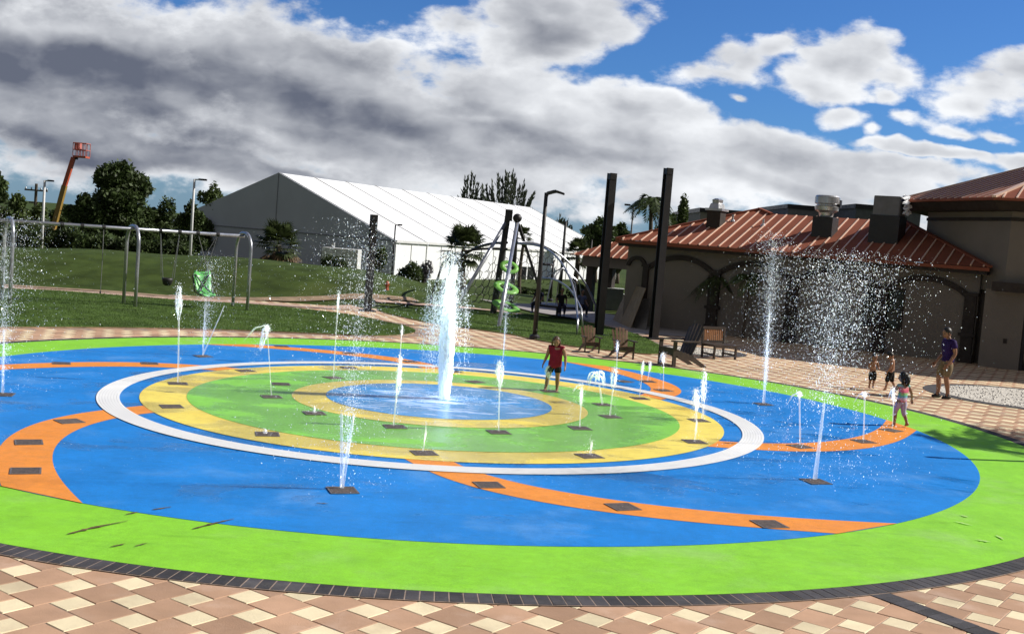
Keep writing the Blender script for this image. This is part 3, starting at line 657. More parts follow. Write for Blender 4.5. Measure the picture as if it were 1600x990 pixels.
# small copper roofed pavilion left of the building
c = gp(966, 492); pv = thing('pavilion', 'small open pavilion with copper roof left of the long building', 'pavilion', (c[0], 58.0, float(hgt(c[0], 58)))); bx = atY(966, 403, 58)
h = bx[2] - pv.location[2]; RZ = RB
for (dx, dy_) in ((-1.0, -.9), (1.3, -.9), (-1.0, 1.3), (1.3, 1.3)): MB().box(RB @ np.array([dx, dy_, h / 2 - .2]), (.38, .38, h), RB).build('post', m_brown, pv)
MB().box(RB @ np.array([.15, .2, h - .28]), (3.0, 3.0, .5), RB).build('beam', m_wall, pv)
k = RB @ np.array([.15, .2, 0]); mb = MB(); q = [k + RB @ np.array([sx * 2.0, sy * 2.0, h]) for sx, sy in ((-1, -1), (1, -1), (1, 1), (-1, 1))]; apx = k + np.array([0, 0, h + 1.0])
mb.add(q + [apx], [(0, 1, 4), (1, 2, 4), (2, 3, 4), (3, 0, 4), (3, 2, 1, 0)]); r_ = mb.build('roof', m_roof, pv)
mb = MB(); e = (q[1] - q[0]) / 4.0; mm = (q[0] + q[1]) / 2
for x in np.arange(-1.75, 1.8, .44): mb.beam(mm + e * x + [0, 0, .02], mm + e * x + (apx - mm) * (1 - abs(x) / 2) * .98 + [0, 0, .02], .055, .05)
mb.build('standing_seam', m_rib, r_)

# white event tent: near gable towards the camera, long flank lit by the sun
A_ = atY(437, 270, 123); tdir = np.array([.450, .893, 0]); tn = np.array([.893, -.450, 0]); hw = 15.6; LEN = 62.0
tb = float(hgt(A_[0], 123)) - .3; tent = thing('event_tent', 'huge white clear span tent with a peaked roof behind the grassy mound', 'tent', (A_[0], A_[1], tb))
zr, ze = A_[2] - tb, 2.15 - tb
def TP(l, w, z): return tdir * l + tn * w + np.array([0, 0, z])
mb = MB(); th = .12
mb.prism([TP(0, -hw, 0), TP(0, hw, 0), TP(0, hw, ze), TP(0, 0, zr), TP(0, -hw, ze)], -tdir * th)
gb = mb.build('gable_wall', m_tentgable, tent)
mb = MB(); mb.beam(TP(-.16, 0, 0), TP(-.16, 0, zr - .1), .06); mb.beam(TP(-.16, -hw, ze), TP(-.16, hw, ze), .10)
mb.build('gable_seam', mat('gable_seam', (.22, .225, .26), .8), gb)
nb_ = 10
mb = MB(); mb.prism([TP(.05, hw, ze), TP(.05, 0, zr), TP(.05, -hw, ze), TP(.05, -hw + .1, ze - .15), TP(.05, 0, zr - .25), TP(.05, hw - .1, ze - .15)], tdir * LEN); rf = mb.build('roof', m_tent, tent)
mb = MB()
for i in range(nb_ + 1):
    l = .05 + LEN * i / nb_; mb.beam(TP(l, hw + .03, ze + .05), TP(l, 0, zr + .05), .11 if i % 3 == 1 else .06, .06); mb.beam(TP(l, -hw, ze + .05), TP(l, 0, zr + .05), .10, .06)
mb.build('roof_seam', m_tentseam, rf)
mb = MB(); mb.prism([TP(.05, hw, 0), TP(.05, hw - .12, 0), TP(.05, hw - .12, ze - .16), TP(.05, hw, ze - .16)], tdir * LEN); sw = mb.build('side_wall', m_tent, tent)
mb = MB(); mb.prism([TP(.05, -hw, 0), TP(.05, -hw + .12, 0), TP(.05, -hw + .12, ze - .16), TP(.05, -hw, ze - .16)], tdir * LEN); mb.build('side_wall', m_tent, tent)
mb = MB(); mb.prism([TP(LEN - .1, -hw + .15, 0), TP(LEN - .1, hw - .15, 0), TP(LEN - .1, hw - .15, ze - .2), TP(LEN - .1, 0, zr - .3), TP(LEN - .1, -hw + .15, ze - .2)], tdir * th); mb.build('gable_wall', m_tent, tent)
mb = MB(); mb.beam(TP(0, hw + .12, ze - .05), TP(LEN, hw + .12, ze - .05), .16, .26); mb.build('eave_valance', m_tentseam, tent)
mb = MB()
for i in range(nb_ * 2 + 1):
    l = .05 + LEN * i / nb_ / 2; mb.beam(TP(l, hw + .03, 0), TP(l, hw + .03, ze - .2), .10 if i % 2 == 0 else .05)
mb.build('wall_seam', m_tentseam, sw)
def onflank(px, py): return plane(px, py, np.array([A_[0], A_[1], tb]) + tn * (hw + .1), tn)
dA, dB = onflank(811, 416), onflank(832, 445); l0 = (dA - np.array([A_[0], A_[1], tb])) @ tdir; l1 = (dB - np.array([A_[0], A_[1], tb])) @ tdir; zt_ = dA[2] - tb; zb = max(.05, dB[2] - tb)
mb = MB()
for a, b in ((l0, l0 + (l1 - l0) * .46), (l0 + (l1 - l0) * .54, l1)): mb.box(TP((a + b) / 2, hw + .1, (zt_ + zb) / 2), (b - a, .12, zt_ - zb), np.stack([tdir, tn, bz], 1))
dd = mb.build('glass_door', m_glass, tent)
mb = MB()
for l in (l0 - .12, (l0 + l1) / 2, l1 + .12): mb.box(TP(l, hw + .12, (zt_ + zb) / 2), (.22, .2, zt_ - zb + .1), np.stack([tdir, tn, bz], 1))
mb.box(TP((l0 + l1) / 2, hw + .12, zt_ + .1), (l1 - l0 + .5, .2, .22), np.stack([tdir, tn, bz], 1)); mb.build('door_frame', m_tent, dd)

# container by the gable
p0, p1 = atY(503, 386, 108), atY(560, 386, 108); zc = float(hgt(p0[0], 108)) - .1; ct = thing('generator_container', 'pale service container standing in front of the dark tent gable', 'container', (p0[0], 108, zc)); w = p1[0] - p0[0]; hh = p0[2] - zc
MB().box((w / 2, 1.3, hh / 2), (w, 2.6, hh)).build('body', mat('container_white', (.62, .62, .60), .6), ct, bevel=.03)
mb = MB()
for i in range(5): mb.box((.35 + i * .32, -.02, hh * .72), (.24, .06, hh * .3))
mb.build('louvre', m_slot, ct); MB().box((-.1, 1.3, hh * .5), (.06, 1.6, hh * .7)).build('end_door', mat('container_grey', (.2, .2, .21), .6), ct)
mb = MB(); mb.tube([(.9, 1.2, hh), (.9, 1.2, hh + .5)], .16, 8); mb.build('flue', m_alu, ct)

# ================================================================== TREES AND PLANTS
def leaves(name, centres, n, size, m, parent, flat_=0.0, jitter=1.0, up_=0.0):
    # many leaf clumps (small crossed faces) spread through and over a set of ellipsoid lobes: centres = [(c, r)]
    Cc = np.array([c for c, r in centres]); Rr = np.array([np.broadcast_to(r, 3) for c, r in centres], float)
    wgt = (Rr.prod(1)) ** (2 / 3); k = rng.choice(len(Cc), n, p=wgt / wgt.sum())
    d = rng.normal(size=(n, 3)); d /= np.linalg.norm(d, axis=1)[:, None]
    rr = rng.uniform(0.35, 1.0, (n, 1)) ** 0.5 * rng.normal(1.0, 0.10 * jitter, (n, 1))
    P = Cc[k] + d * rr * Rr[k]
    a = rng.normal(size=(n, 3)); a[:, 2] += up_; a /= np.linalg.norm(a, axis=1)[:, None]
    b = np.cross(a, rng.normal(size=(n, 3))); b /= np.linalg.norm(b, axis=1)[:, None]
    s = size * rng.uniform(0.5, 1.35, (n, 1)); w = s * rng.uniform(0.35, 0.7, (n, 1))
    V = np.stack([P - a * s, P + b * w, P + a * s, P - b * w], 1).reshape(-1, 3)
    return raw(name, V, np.arange(4 * n).reshape(-1, 4), m, parent)

def tree(name, label, px, pytop, wpx, Y, n=2600, leafm=m_leaf, trunk_frac=0.35, lobes=9, seed=1, group=None, squash=1.0, leaf=0.32, cat='tree'):
    r = random.Random(seed); top = atY(px, pytop, Y); x = top[0]; z0 = float(hgt(x, Y)); H = top[2] - z0; w = wpx * Y / FPX
    n = int(n * 2.6); leaf *= .60
    t = thing(name, label, cat, (x, Y, z0 - .1), 0, group)
    zc = H * (trunk_frac + (1 - trunk_frac) / 2); hz = H * (1 - trunk_frac) / 2
    cs = []; br = MB(); base = np.array([0, 0, 0.0]); fork = np.array([r.uniform(-.2, .2), 0, H * trunk_frac * .9])
    r0 = max(.12, H * .032); br.tube([base, base * .5 + fork * .5 + [r.uniform(-.1, .1), 0, 0], fork], [r0 * 1.25, r0, r0 * .8], 8)
    for i in range(lobes):
        a = 2 * math.pi * i / lobes + r.uniform(-.4, .4); q = r.uniform(.25, .78); zz = r.uniform(-.75, .62)
        c = np.array([math.cos(a) * q * w / 2, math.sin(a) * q * w / 2 * .8, zc + zz * hz]); rad_ = r.uniform(.24, .36) * min(w, 2.2 * hz)
        cs.append((c, (rad_, rad_, rad_ * .78 * squash))); br.tube([fork, (fork + c) / 2 + [0, 0, -.1 * H * .3], c], [r0 * .55, r0 * .35, r0 * .12], 6)
    cs.append((np.array([0, 0, zc + hz * .55]), (w * .24, w * .24, hz * .45)))
    br.build('trunk', m_bark, t, smooth=True); leaves('crown', cs, n, leaf, leafm, t); return t

tree('oak_tree', 'tallest dark rounded tree at left, beside the raised boom lift', 193, 249, 84, 92, 5200, m_leaf, .30, 13, 4, leaf=.34)
tree('oak_tree', 'lower dark tree tucked against the left side of the tallest tree', 133, 300, 52, 90, 2600, m_leaf, .22, 8, 5)
tree('oak_tree', 'dark rounded tree cut by the left edge of the photo', -8, 262, 46, 84, 2400, m_leaf, .2, 8, 6)
G_ = 'low trees along the far tree line at left'
for i, (px, pt, wp, Y, lb, lm) in enumerate([
        (28, 300, 52, 98, 'low bushy tree between the left photo edge and the utility pole', m_leaf2), (62, 318, 46, 104, 'low olive tree at the foot of the utility pole', m_leaf2),
        (100, 318, 40, 108, 'low tree behind the base of the boom lift arm', m_leaf), (228, 318, 50, 96, 'low dark tree just right of the tallest tree', m_leaf),
        (262, 306, 58, 100, 'broad dark tree midway between tallest tree and tall white lamp', m_leaf), (300, 312, 44, 110, 'dark tree directly behind the tall white lamp post', m_leaf),
        (335, 285, 52, 128, 'rounded tree rising over the left slope of the white tent', m_leaf2)]):
    tree('tree', lb, px, pt, wp, Y, 2200, lm, .12, 8, 20 + i, G_)
def shrub(name, label, px, pytop, wpx, Y, n, m, leaf=.14, group=None, cat='shrub', seed=0, zoff=0):
    r = random.Random(seed); top = atY(px, pytop, Y); x = top[0]; z0 = float(hgt(x, Y)); H = max(.5, top[2] - z0); w = wpx * Y / FPX
    t = thing(name, label, cat, (x, Y, z0 - .05), 0, group); cs = []; st = MB()
    for i in range(6):
        a = r.uniform(0, 6.28); q = r.uniform(.15, .6); c = np.array([math.cos(a) * q * w / 2, math.sin(a) * q * w / 2, H * r.uniform(.35, .68)]); cs.append((c, (w * .26, w * .26, H * .32))); st.tube([(0, 0, 0), c * .6, c], [.04, .03, .012], 5)
    st.build('stem', m_bark, t); leaves('foliage', cs, int(n * 1.8), leaf * .75, m, t); return t
def hedge(label, px0, px1, pt, Y, seed, n=2600):
    r = random.Random(seed); A = atY(px0, pt, Y); Bp = atY(px1, pt, Y); x = (A[0] + Bp[0]) / 2; z0 = float(hgt(x, Y)); H = A[2] - z0; w = Bp[0] - A[0]
    t = thing('hedge', label, 'hedge', (x, Y, z0 - .1)); cs = [(np.array([(-.5 + (i + .5) / 8) * w, r.uniform(-.4, .4), H * r.uniform(.42, .55)]), (w / 11, .9, H * .52)) for i in range(8)]
    leaves('foliage', cs, int(n * 1.8), .15, m_leaf, t); 
    for i in range(9): MB().tube([((-.47 + i * .117) * w, 0, 0), ((-.47 + i * .117) * w, 0, H * .6)], .05, 5).build('stem', m_bark, t)
hedge('long dark hedge under the tallest tree along the mound crest', 128, 300, 362, 78, 3, 5200)
hedge('dark hedge at the left end below the utility pole', -30, 66, 352, 80, 4, 3600)
hedge('dark hedge filling the gap in front of the boom lift base', 62, 132, 350, 82, 8, 3400)
hedge('low clipped hedge in front of the tent glass doors', 800, 862, 446, 92, 5, 1800)
shrub('shrub', 'dark rounded shrub in front of the pale container', 520, 394, 44, 78, 1500, m_leaf, seed=2)
shrub('shrub', 'dark green shrub at the near lit corner of the tent', 641, 404, 42, 74, 1600, m_leaf, seed=3)
shrub('shrub', 'greyish bare shrub beside the dark shrub at the tent corner', 662, 401, 34, 76, 900, mat('leaf_grey', (.11, .10, .115), .8, .3, 1, island=.4), .10, seed=4)
shrub('shrub', 'tall thin bush beside the square black steel post', 592, 382, 30, 70, 1100, m_leaf2, seed=5)
shrub('shrub', 'low shrub right of the lamp with the black post and palm', 905, 440, 40, 86, 900, m_leaf, seed=6)

def fan_palm(name, label, px, pytop, crown_px, pybase, Y, seed=0, m=m_palm, trunk=True, group=None, nfr=34, dry=0.0):
    r = random.Random(seed); top = atY(px, pytop, Y); base = atY(px - 1, pybase, Y); z0 = min(base[2], float(hgt(top[0], Y))); R_ = crown_px / 2 * Y / FPX
    t = thing(name, label, 'palm', (top[0], Y, z0 - .1), 0, group); hc = top[2] - z0 - R_ * .8
    mb = MB(); k = 7; P = [(0.06 * math.sin(i * 1.1 + seed), 0, hc * i / (k - 1)) for i in range(k)]; mb.tube(P, np.linspace(R_ * .17, R_ * .11, k), 8); mb.build('trunk', m_bark, t, smooth=True)
    V = []; F = []; Vd = []; Fd = []
    for i in range(nfr):
        az = r.uniform(0, 6.283); el = r.uniform(-.75, 1.35); L = R_ * r.uniform(.5, .62); d = np.array([math.cos(az) * math.cos(el), math.sin(az) * math.cos(el), math.sin(el)])
        c0 = np.array([0, 0, hc]) + d * L * .95 + [0, 0, -.12 * L * (1 - math.sin(el))]; side = np.cross(d, (0, 0, 1)); side /= np.linalg.norm(side) + 1e-6; nrm_ = np.cross(side, d)
        isdry = el < -.35 and r.random() < dry; VV, FF = (Vd, Fd) if isdry else (V, F)
        o = len(VV); w0 = side * .012; VV += [np.array([0, 0, hc]) - w0, np.array([0, 0, hc]) + w0, c0 + w0, c0 - w0]; FF.append((o, o + 1, o + 2, o + 3))
        for j in range(15):
            a = -1.9 + 3.8 * j / 14; dd_ = d * math.cos(a) + side * math.sin(a) * .95; tip = c0 + dd_ * L * .85 * (1 - .18 * abs(a)) + np.array([0, 0, -.16 * L * r.uniform(.3, 1.3)]); q = np.cross(dd_, nrm_); q /= np.linalg.norm(q) + 1e-6
            mid_ = c0 + dd_ * L * .42 + nrm_ * .03 * L; o = len(VV); VV += [c0, mid_ + q * L * .055, tip, mid_ - q * L * .055]; FF.append((o, o + 1, o + 2, o + 3))
    raw('fronds', np.array(V), np.array(F), m, t)
    if Fd: raw('dead_fronds', np.array(Vd), np.array(Fd), m_palmdry, t)
    return t
fan_palm('sabal_palm', 'full sabal palm with shaggy crown between the tall fountain and climbing net', 728, 350, 92, 446, 66, 1, nfr=60)
fan_palm('sabal_palm', 'small palm crown seen behind the black ball of the net mast', 819, 350, 40, 446, 88, 2)
fan_palm('sabal_palm', 'slim sabal palm against the tent wall right of the curved lamp', 905, 370, 62, 448, 84, 3, nfr=40)
fan_palm('sabal_palm', 'stocky palm with brown tinged fronds before the dark tent gable', 438, 344, 90, 412, 72, 4, nfr=64, dry=.8)

def feather_palm(name, label, base, H, Lf, seed, nfr=13, droop=1.0, m=m_palm, group=None, r0=.07, lw=.03):
    r = random.Random(seed); t = thing(name, label, 'palm', base, 0, group); mb = MB(); k = 8; lean = r.uniform(-.12, .12)
    mb.tube([(lean * (i / 7) ** 2 * H, 0.03 * math.sin(i), H * i / 7) for i in range(k)], np.linspace(r0 * 1.3, r0 * .8, k), 8); mb.build('trunk', m_bark, t, smooth=True)
    V = []; F = []; c = np.array([lean * H, 0, H])
    for i in range(nfr):
        az = 6.283 * i / nfr + r.uniform(-.3, .3); el = r.uniform(.15, 1.25); L = Lf * r.uniform(.8, 1.1); h = np.array([math.cos(az), math.sin(az), 0]); side = np.array([-h[1], h[0], 0]); pts = []
        for s in np.linspace(0, 1, 15): pts.append(c + h * L * s * math.cos(el) * (1 + .25 * s) + np.array([0, 0, L * (s * math.sin(el) - droop * .95 * s * s)]))
        pts = np.array(pts); tg = np.gradient(pts, axis=0)
        for j in range(14):
            o = len(V); w = .012; V += [pts[j] - side * w, pts[j] + side * w, pts[j + 1] + side * w * .7, pts[j + 1] - side * w * .7]; F.append((o, o + 1, o + 2, o + 3))
        for j in range(1, 15):
            for sg in (-1, 1):
                for sub in (0, .5):
                    p = pts[j] if sub == 0 else (pts[j] + pts[j - 1]) / 2; d = tg[j] / np.linalg.norm(tg[j]); ll = Lf * .30 * math.sin(math.pi * min(1, (j + 1.2) / 16)) ** .7
                    tip = p + (side * sg * .8 + d * .6 + np.array([0, 0, -.30 * r.uniform(.5, 1.5)])) * ll; q = d * lw; o = len(V); V += [p - q * .3, (p + tip) / 2 - q, tip, (p + tip) / 2 + q]; F.append((o, o + 1, o + 2, o + 3))
    raw('fronds', np.array(V), np.array(F), m, t); return t
q = gp(1128, 519); hp = atY(1124, 432, q[1] - 1.0)
feather_palm('feather_palm', 'dark drooping palm in front of the blind arches, left of the pair', (hp[0], q[1] - 1.2, q[2]), 2.3, 1.05, 3, 16, 1.3, r0=.10)
q = gp(1156, 526); feather_palm('feather_palm', 'brighter thin stemmed palm in front of the blind arches, right of the pair', (q[0], q[1] - .6, q[2]), 2.45, 1.15, 5, 14, 1.0, m=mat('palm_fresh', (.07, .11, .03), .5, .3, 1, island=.4, trans=.25), r0=.05)
# behind the copper roof
b_ = atY(1022, 340, 70); feather_palm('feather_palm', 'arching palm behind the left end of the copper roof', (b_[0], 70, float(hgt(b_[0], 70))), b_[2] + 1.0, 1.9, 7, 15, 1.1, m=m_leaf, lw=.07, r0=.14)
tree('cypress_tree', 'bright green upright tree behind the tall right steel column', 1070, 303, 32, 72, 1600, m_leaf2, .15, 6, 31, leaf=.2)
tree('tree', 'low dark tree filling behind the roof left of the vents', 1048, 330, 60, 74, 1500, m_leaf, .1, 7, 33)
tree('tree', 'dark round tree just left of the first steel column', 938, 338, 46, 150, 2000, m_leaf, .2, 9, 34, leaf=.5)
tree('tree', 'dark round tree between the two tall steel columns', 972, 347, 40, 152, 1800, m_leaf, .2, 8, 35, leaf=.5)
# out of the frame at the right: the palm whose shade falls on the lime border
feather_palm('feather_palm', 'tall palm beyond the right edge shading the lime border', PL([18.4, 23.9, 0]), 6.6, 2.2, 9, 16, 1.0, r0=.13, lw=.05)

def casuarina(label, px, pytop, wpx, Y, seed, n=17):
    r = random.Random(seed); top = atY(px, pytop, Y); z0 = float(hgt(top[0], Y)); H = top[2] - z0; w = wpx * Y / FPX; t = thing('casuarina_tree', label, 'tree', (top[0], Y, z0 - .2)); br = MB(); V = []; F = []
    br.tube([(0, 0, 0), (0, 0, H * .4)], [.45, .3], 8)
    for i in range(n):
        fx = -1 + 2 * (i + .5) / n + r.uniform(-.08, .08); hh = H * (1 - .30 * abs(fx) ** 1.5 * r.uniform(.6, 1.4) - r.uniform(0, .12)); tip = np.array([fx * w / 2 * 1.05, r.uniform(-1, 1) * w * .3, hh]); b0 = np.array([fx * w * .10, 0, H * .30]); mid_ = (b0 + tip) / 2 + [fx * w * .10, 0, 0]
        s = np.linspace(0, 1, 12)[:, None]; P = (1 - s) ** 2 * b0 + 2 * s * (1 - s) * mid_ + s * s * tip; br.tube(P[:9], np.linspace(.16, .03, 9), 5)
        for j in range(120):
            f = r.random() ** .75; p = P[min(10, int(f * 11))] * (1 - (f * 11 % 1)) + P[min(11, int(f * 11) + 1)] * (f * 11 % 1); sp = w * .040 * (1.15 - f); p = p + np.array([r.gauss(0, sp), r.gauss(0, sp), r.gauss(0, .3)])
            d = np.array([r.gauss(fx * .35, .22), r.gauss(0, .25), 1.0]); d /= np.linalg.norm(d); q = np.cross(d, (r.gauss(0, 1), 1, 0)); q /= np.linalg.norm(q); L = r.uniform(.5, 1.15); o = len(V); V += [p, p + d * L * .5 + q * .11, p + d * L, p + d * L * .5 - q * .11]; F.append((o, o + 1, o + 2, o + 3))
    br.build('trunk', m_bark, t); raw('crown', np.array(V), np.array(F), m_pine, t)
casuarina('smaller feathery casuarina behind the tent ridge, left of the pair', 738, 270, 44, 190, 2, 12)
casuarina('larger feathery casuarina spreading behind the tent ridge', 796, 265, 82, 188, 3, 22)
casuarina('small casuarina top showing over the far end of the tent roof', 880, 337, 34, 200, 4, 10)

# ================================================================== POSTS, LAMPS, LIFT
def column(label, bpx, tpx, group):
    b = gp(*bpx); h = atY(*tpx, b[1])[2] - b[2]; t = thing('steel_column', label, 'steel column', b, .35, group)
    mb = MB(); w = .27; tk = .03
    mb.box((0, -w / 2, h / 2 - .15), (w, tk, h + .3)); mb.box((0, w / 2, h / 2 - .15), (w, tk, h + .3)); mb.box((0, 0, h / 2 - .15), (tk, w, h + .3)); mb.build('shaft', m_black, t)
    MB().box((0, 0, .02), (.6, .6, .05)).build('base_plate', m_black, t); MB().box((0, 0, h - .12), (.24, .32, .22)).build('top_bracket', m_black, t)
column('tall black steel column left of the pair beside the chairs', (935, 524), (960, 271), 'tall bare black steel columns')
column('tallest black steel column standing before the building', (1021, 529), (1048, 263), 'tall bare black steel columns')
column('shorter black steel post behind the spray at the path fork', (574, 486), (581, 335), 'tall bare black steel columns')

def lamp(label, base, ztop, arm, m, kind='box', r0=.07, rz=0.0, group='lamp posts'):
    t = thing('lamp_post', label, 'lamp post', base, rz, group); h = ztop - base[2]; s = 1 if arm > 0 else -1; a = abs(arm)
    MB().tube([(0, 0, -.1), (0, 0, h * .5), (0, 0, h)], [r0, r0 * .9, r0 * .75], 10).build('pole', m, t, smooth=True); MB().lathe([(r0 * 2.2, 0), (r0 * 2.1, .12), (r0 * 1.2, .18)], n=12).build('base_cover', m, t)
    if kind == 'box':
        mb = MB(); mb.beam((0, 0, h - .03), (s * a * .4, 0, h), r0 * .8); mb.build('arm', m, t); MB().box((s * (a * .4 + a * .3), 0, h + .01), (a * .65, a * .4, .12)).build('lamp_head', m_black, t, bevel=.015)
    else:
        P = [(0, 0, h - .12), (s * .05, 0, h - .02), (s * .25, 0, h + .05), (s * a * .55, 0, h + .07)]
        MB().tube(P, [r0 * .8, r0 * .8, r0 * .75, r0 * .7], 8).build('arm', m, t); mb = MB(); q = [(s * a * .35, .05, h + .10), (s * a * .6, .17, h + .10), (s * a, .12, h + .03), (s * a, -.12, h + .03), (s * a * .6, -.17, h + .10), (s * a * .35, -.05, h + .10)]
        mb.prism(q, (0, 0, -.07)); mb.build('lamp_head', m_black, t, bevel=.012)
    return t
m_lpole = mat('pale_pole', (.62, .62, .62), .5, .05)
def lampY(label, px, py, Y, arm, m, kind='box', r0=.07, group='lamp posts'):
    p = atY(px, py, Y); x = p[0]; return lamp(label, (x, Y, float(hgt(x, Y))), p[2], arm, m, kind, r0, 0, group)
b_ = gp(835, 530); lamp('large black curved arm lamp post by the woman and chairs', b_, atY(854, 301, b_[1])[2], .62, m_black, 'curve', .085)
lampY('pale lamp post with flat head standing beside the boom lift', 70, 282, 80, .62, m_lpole, r0=.11)
lampY('tall white lamp post with flat head left of the tent gable', 304, 280, 76, .80, m_lpole, r0=.10)
lampY('thin dark lamp post at the near lit corner of the tent', 618, 351, 84, .50, m_black, r0=.07)
lampY('dark lamp post without visible arm before the tent flank', 884, 346, 66, .12, m_black, r0=.10)
lampY('thin dark pole between slim palm and left steel column', 925, 374, 74, .10, m_black, r0=.06)
lampY('dark flat headed lamp post above the copper roof corner', 990, 321, 76, -.60, m_black, r0=.07)
lampY('short dark bollard light right of the slim palm', 928, 412, 70, .10, m_black, r0=.08)
lampY('short dark bollard light behind the curved silver arches', 865, 407, 64, .10, m_black, r0=.08)
lamp('lamp post beyond the right edge casting a long shadow on lime border', PL([12.75, 20.9, 0]), 3.55 + .15, -.35, m_black, 'box', .085)

Y = 118; p = atY(57, 287, Y); t = thing('utility_pole', 'wooden utility pole with crossarms behind the low trees', 'utility pole', (p[0], Y, float(hgt(p[0], Y)))); h = p[2] - t.location[2]
MB().tube([(0, 0, 0), (0, 0, h)], [.2, .14], 8).build('pole', m_bark, t); MB().box((0, 0, h - .7), (2.4, .14, .16)).build('crossarm', m_bark, t); MB().box((.2, 0, h - 2.0), (1.8, .14, .16)).build('crossarm', m_bark, t)
mb = MB()
for x in (-1.1, -.5, .5, 1.1): mb.lathe([(.05, 0), (.09, .1), (.05, .22)], (x, 0, h - .62), 8)
mb.build('insulator', m_alu, t)

# boom lift
Y = 100.0; b0 = atY(84, 372, Y); elb = atY(88, 338, Y); mid_ = atY(101, 290, Y); tip = atY(115, 246, Y); bk0 = atY(117, 244, Y); bk1 = atY(137, 245, Y); zb = float(hgt(b0[0], Y)); o = np.array([b0[0] - .3, Y, zb])
t = thing('boom_lift', 'red and yellow boom lift with its arm raised and basket high in the sky', 'boom lift', o)
m_red = mat('lift_red', (.50, .10, .045), .45, .15, 1); m_yel = mat('lift_olive', (.30, .19, .045), .5, .15, 1)
MB().box((0, 0, .75), (3.6, 2.0, .7)).build('chassis', m_red, t, bevel=.05)
for sx in (-1.2, 1.2):
    for sy in (-1, 1):
        mb = MB(); mb.tube([(sx, sy * .95, .5), (sx, sy * 1.35, .5)], .5, 16); w_ = mb.build('wheel', m_black, t); MB().tube([(sx, sy * 1.30, .5), (sx, sy * 1.38, .5)], .22, 12).build('hub', m_alu, w_)
MB().box((0, 0, 1.5), (2.6, 1.6, .9)).build('turret', m_red, t, bevel=.05)
MB().beam(np.array([0, 0, 1.9]), mid_ - o, .42, .4).build('lower_boom', m_yel, t)
MB().beam(mid_ - o - (tip - mid_) * .05, tip - o, .34, .34).build('upper_boom', m_red, t)
MB().beam(tip - o, bk0 + [0.25, 0, -.15] - o, .3, .3).build('jib', m_black, t)
bw = bk1[0] - bk0[0]; bc = (bk0 + bk1) / 2 - o; mb = MB(); mb.box(bc + [0, 0, -.05], (bw, 1.0, .16)); bk = mb.build('basket', m_red, t); mb = MB()
for x in np.linspace(-bw / 2, bw / 2, 5):
    for y in (-.5, .5): mb.tube([bc + [x, y, 0], bc + [x, y, 1.15]], .035, 6)
for z in (.55, 1.15):
    for y in (-.5, .5): mb.tube([bc + [-bw / 2, y, z], bc + [bw / 2, y, z]], .04, 6)
    for x in (-bw / 2, bw / 2): mb.tube([bc + [x, -.5, z], bc + [x, .5, z]], .04, 6)
mb.box(bc + [-bw / 2 + .25, 0, .85], (.4, .7, .6)); mb.build('guard_rail', mat('lift_rail', (.5, .16, .13), .5), bk)

# small distant house and kiosk at the left
p0 = atY(112, 348, 105); p1 = atY(136, 348, 105); zb = float(hgt(p0[0], 105)); t = thing('small_house', 'small tan house with a low roof between lamp post and hedge', 'house', ((p0[0] + p1[0]) / 2, 105, zb)); w = p1[0] - p0[0]; h = p0[2] - zb
MB().box((0, 2, h * .5), (w, 4, h)).build('wall', mat('tan_wall', (.50, .32, .13), .8), t); mb = MB(); mb.prism([(-w * .6, -.5, h), (w * .6, -.5, h), (w * .45, 2, h + .9), (-w * .45, 2, h + .9)], (0, .2, 0)); mb.build('roof', m_brown, t)
mb = MB(); mb.box((-w * .2, -.03, h * .55), (.5, .06, .6)); mb.box((w * .22, -.03, h * .55), (.5, .06, .6)); mb.build('window', m_glass, t)
p0 = atY(70, 343, 90); zb = float(hgt(p0[0], 90)); t = thing('sign_pylon', 'narrow pale pylon beside the left lamp post base', 'pylon', (p0[0] + .15, 90, zb)); MB().box((0, 0, (p0[2] - zb) / 2), (.35, .2, p0[2] - zb)).build('panel', mat('pylon_white', (.6, .6, .57), .6), t); MB().box((0, 0, .05), (.6, .5, .12)).build('foot', m_alu, t); MB().box((-.28, 0, (p0[2] - zb) * .62), (.16, .14, (p0[2] - zb) * .5)).build('blue_strip', mat('pylon_blue', (.12, .35, .48), .5), t)
# red hydrant by the path
p = gp(603, 473); t = thing('fire_hydrant', 'tiny red hydrant on the far path near the black post', 'hydrant', (p[0], p[1], float(hgt(p[0], p[1])) + .05)); mb = MB(); mb.lathe([(.10, 0), (.09, .05), (.07, .06), (.07, .30), (.09, .31), (.06, .38), (.02, .42)], n=12); mb.build('barrel', m_red, t); mb = MB(); mb.tube([(-.12, 0, .24), (.12, 0, .24)], .035, 8); mb.build('outlet', m_red, t)

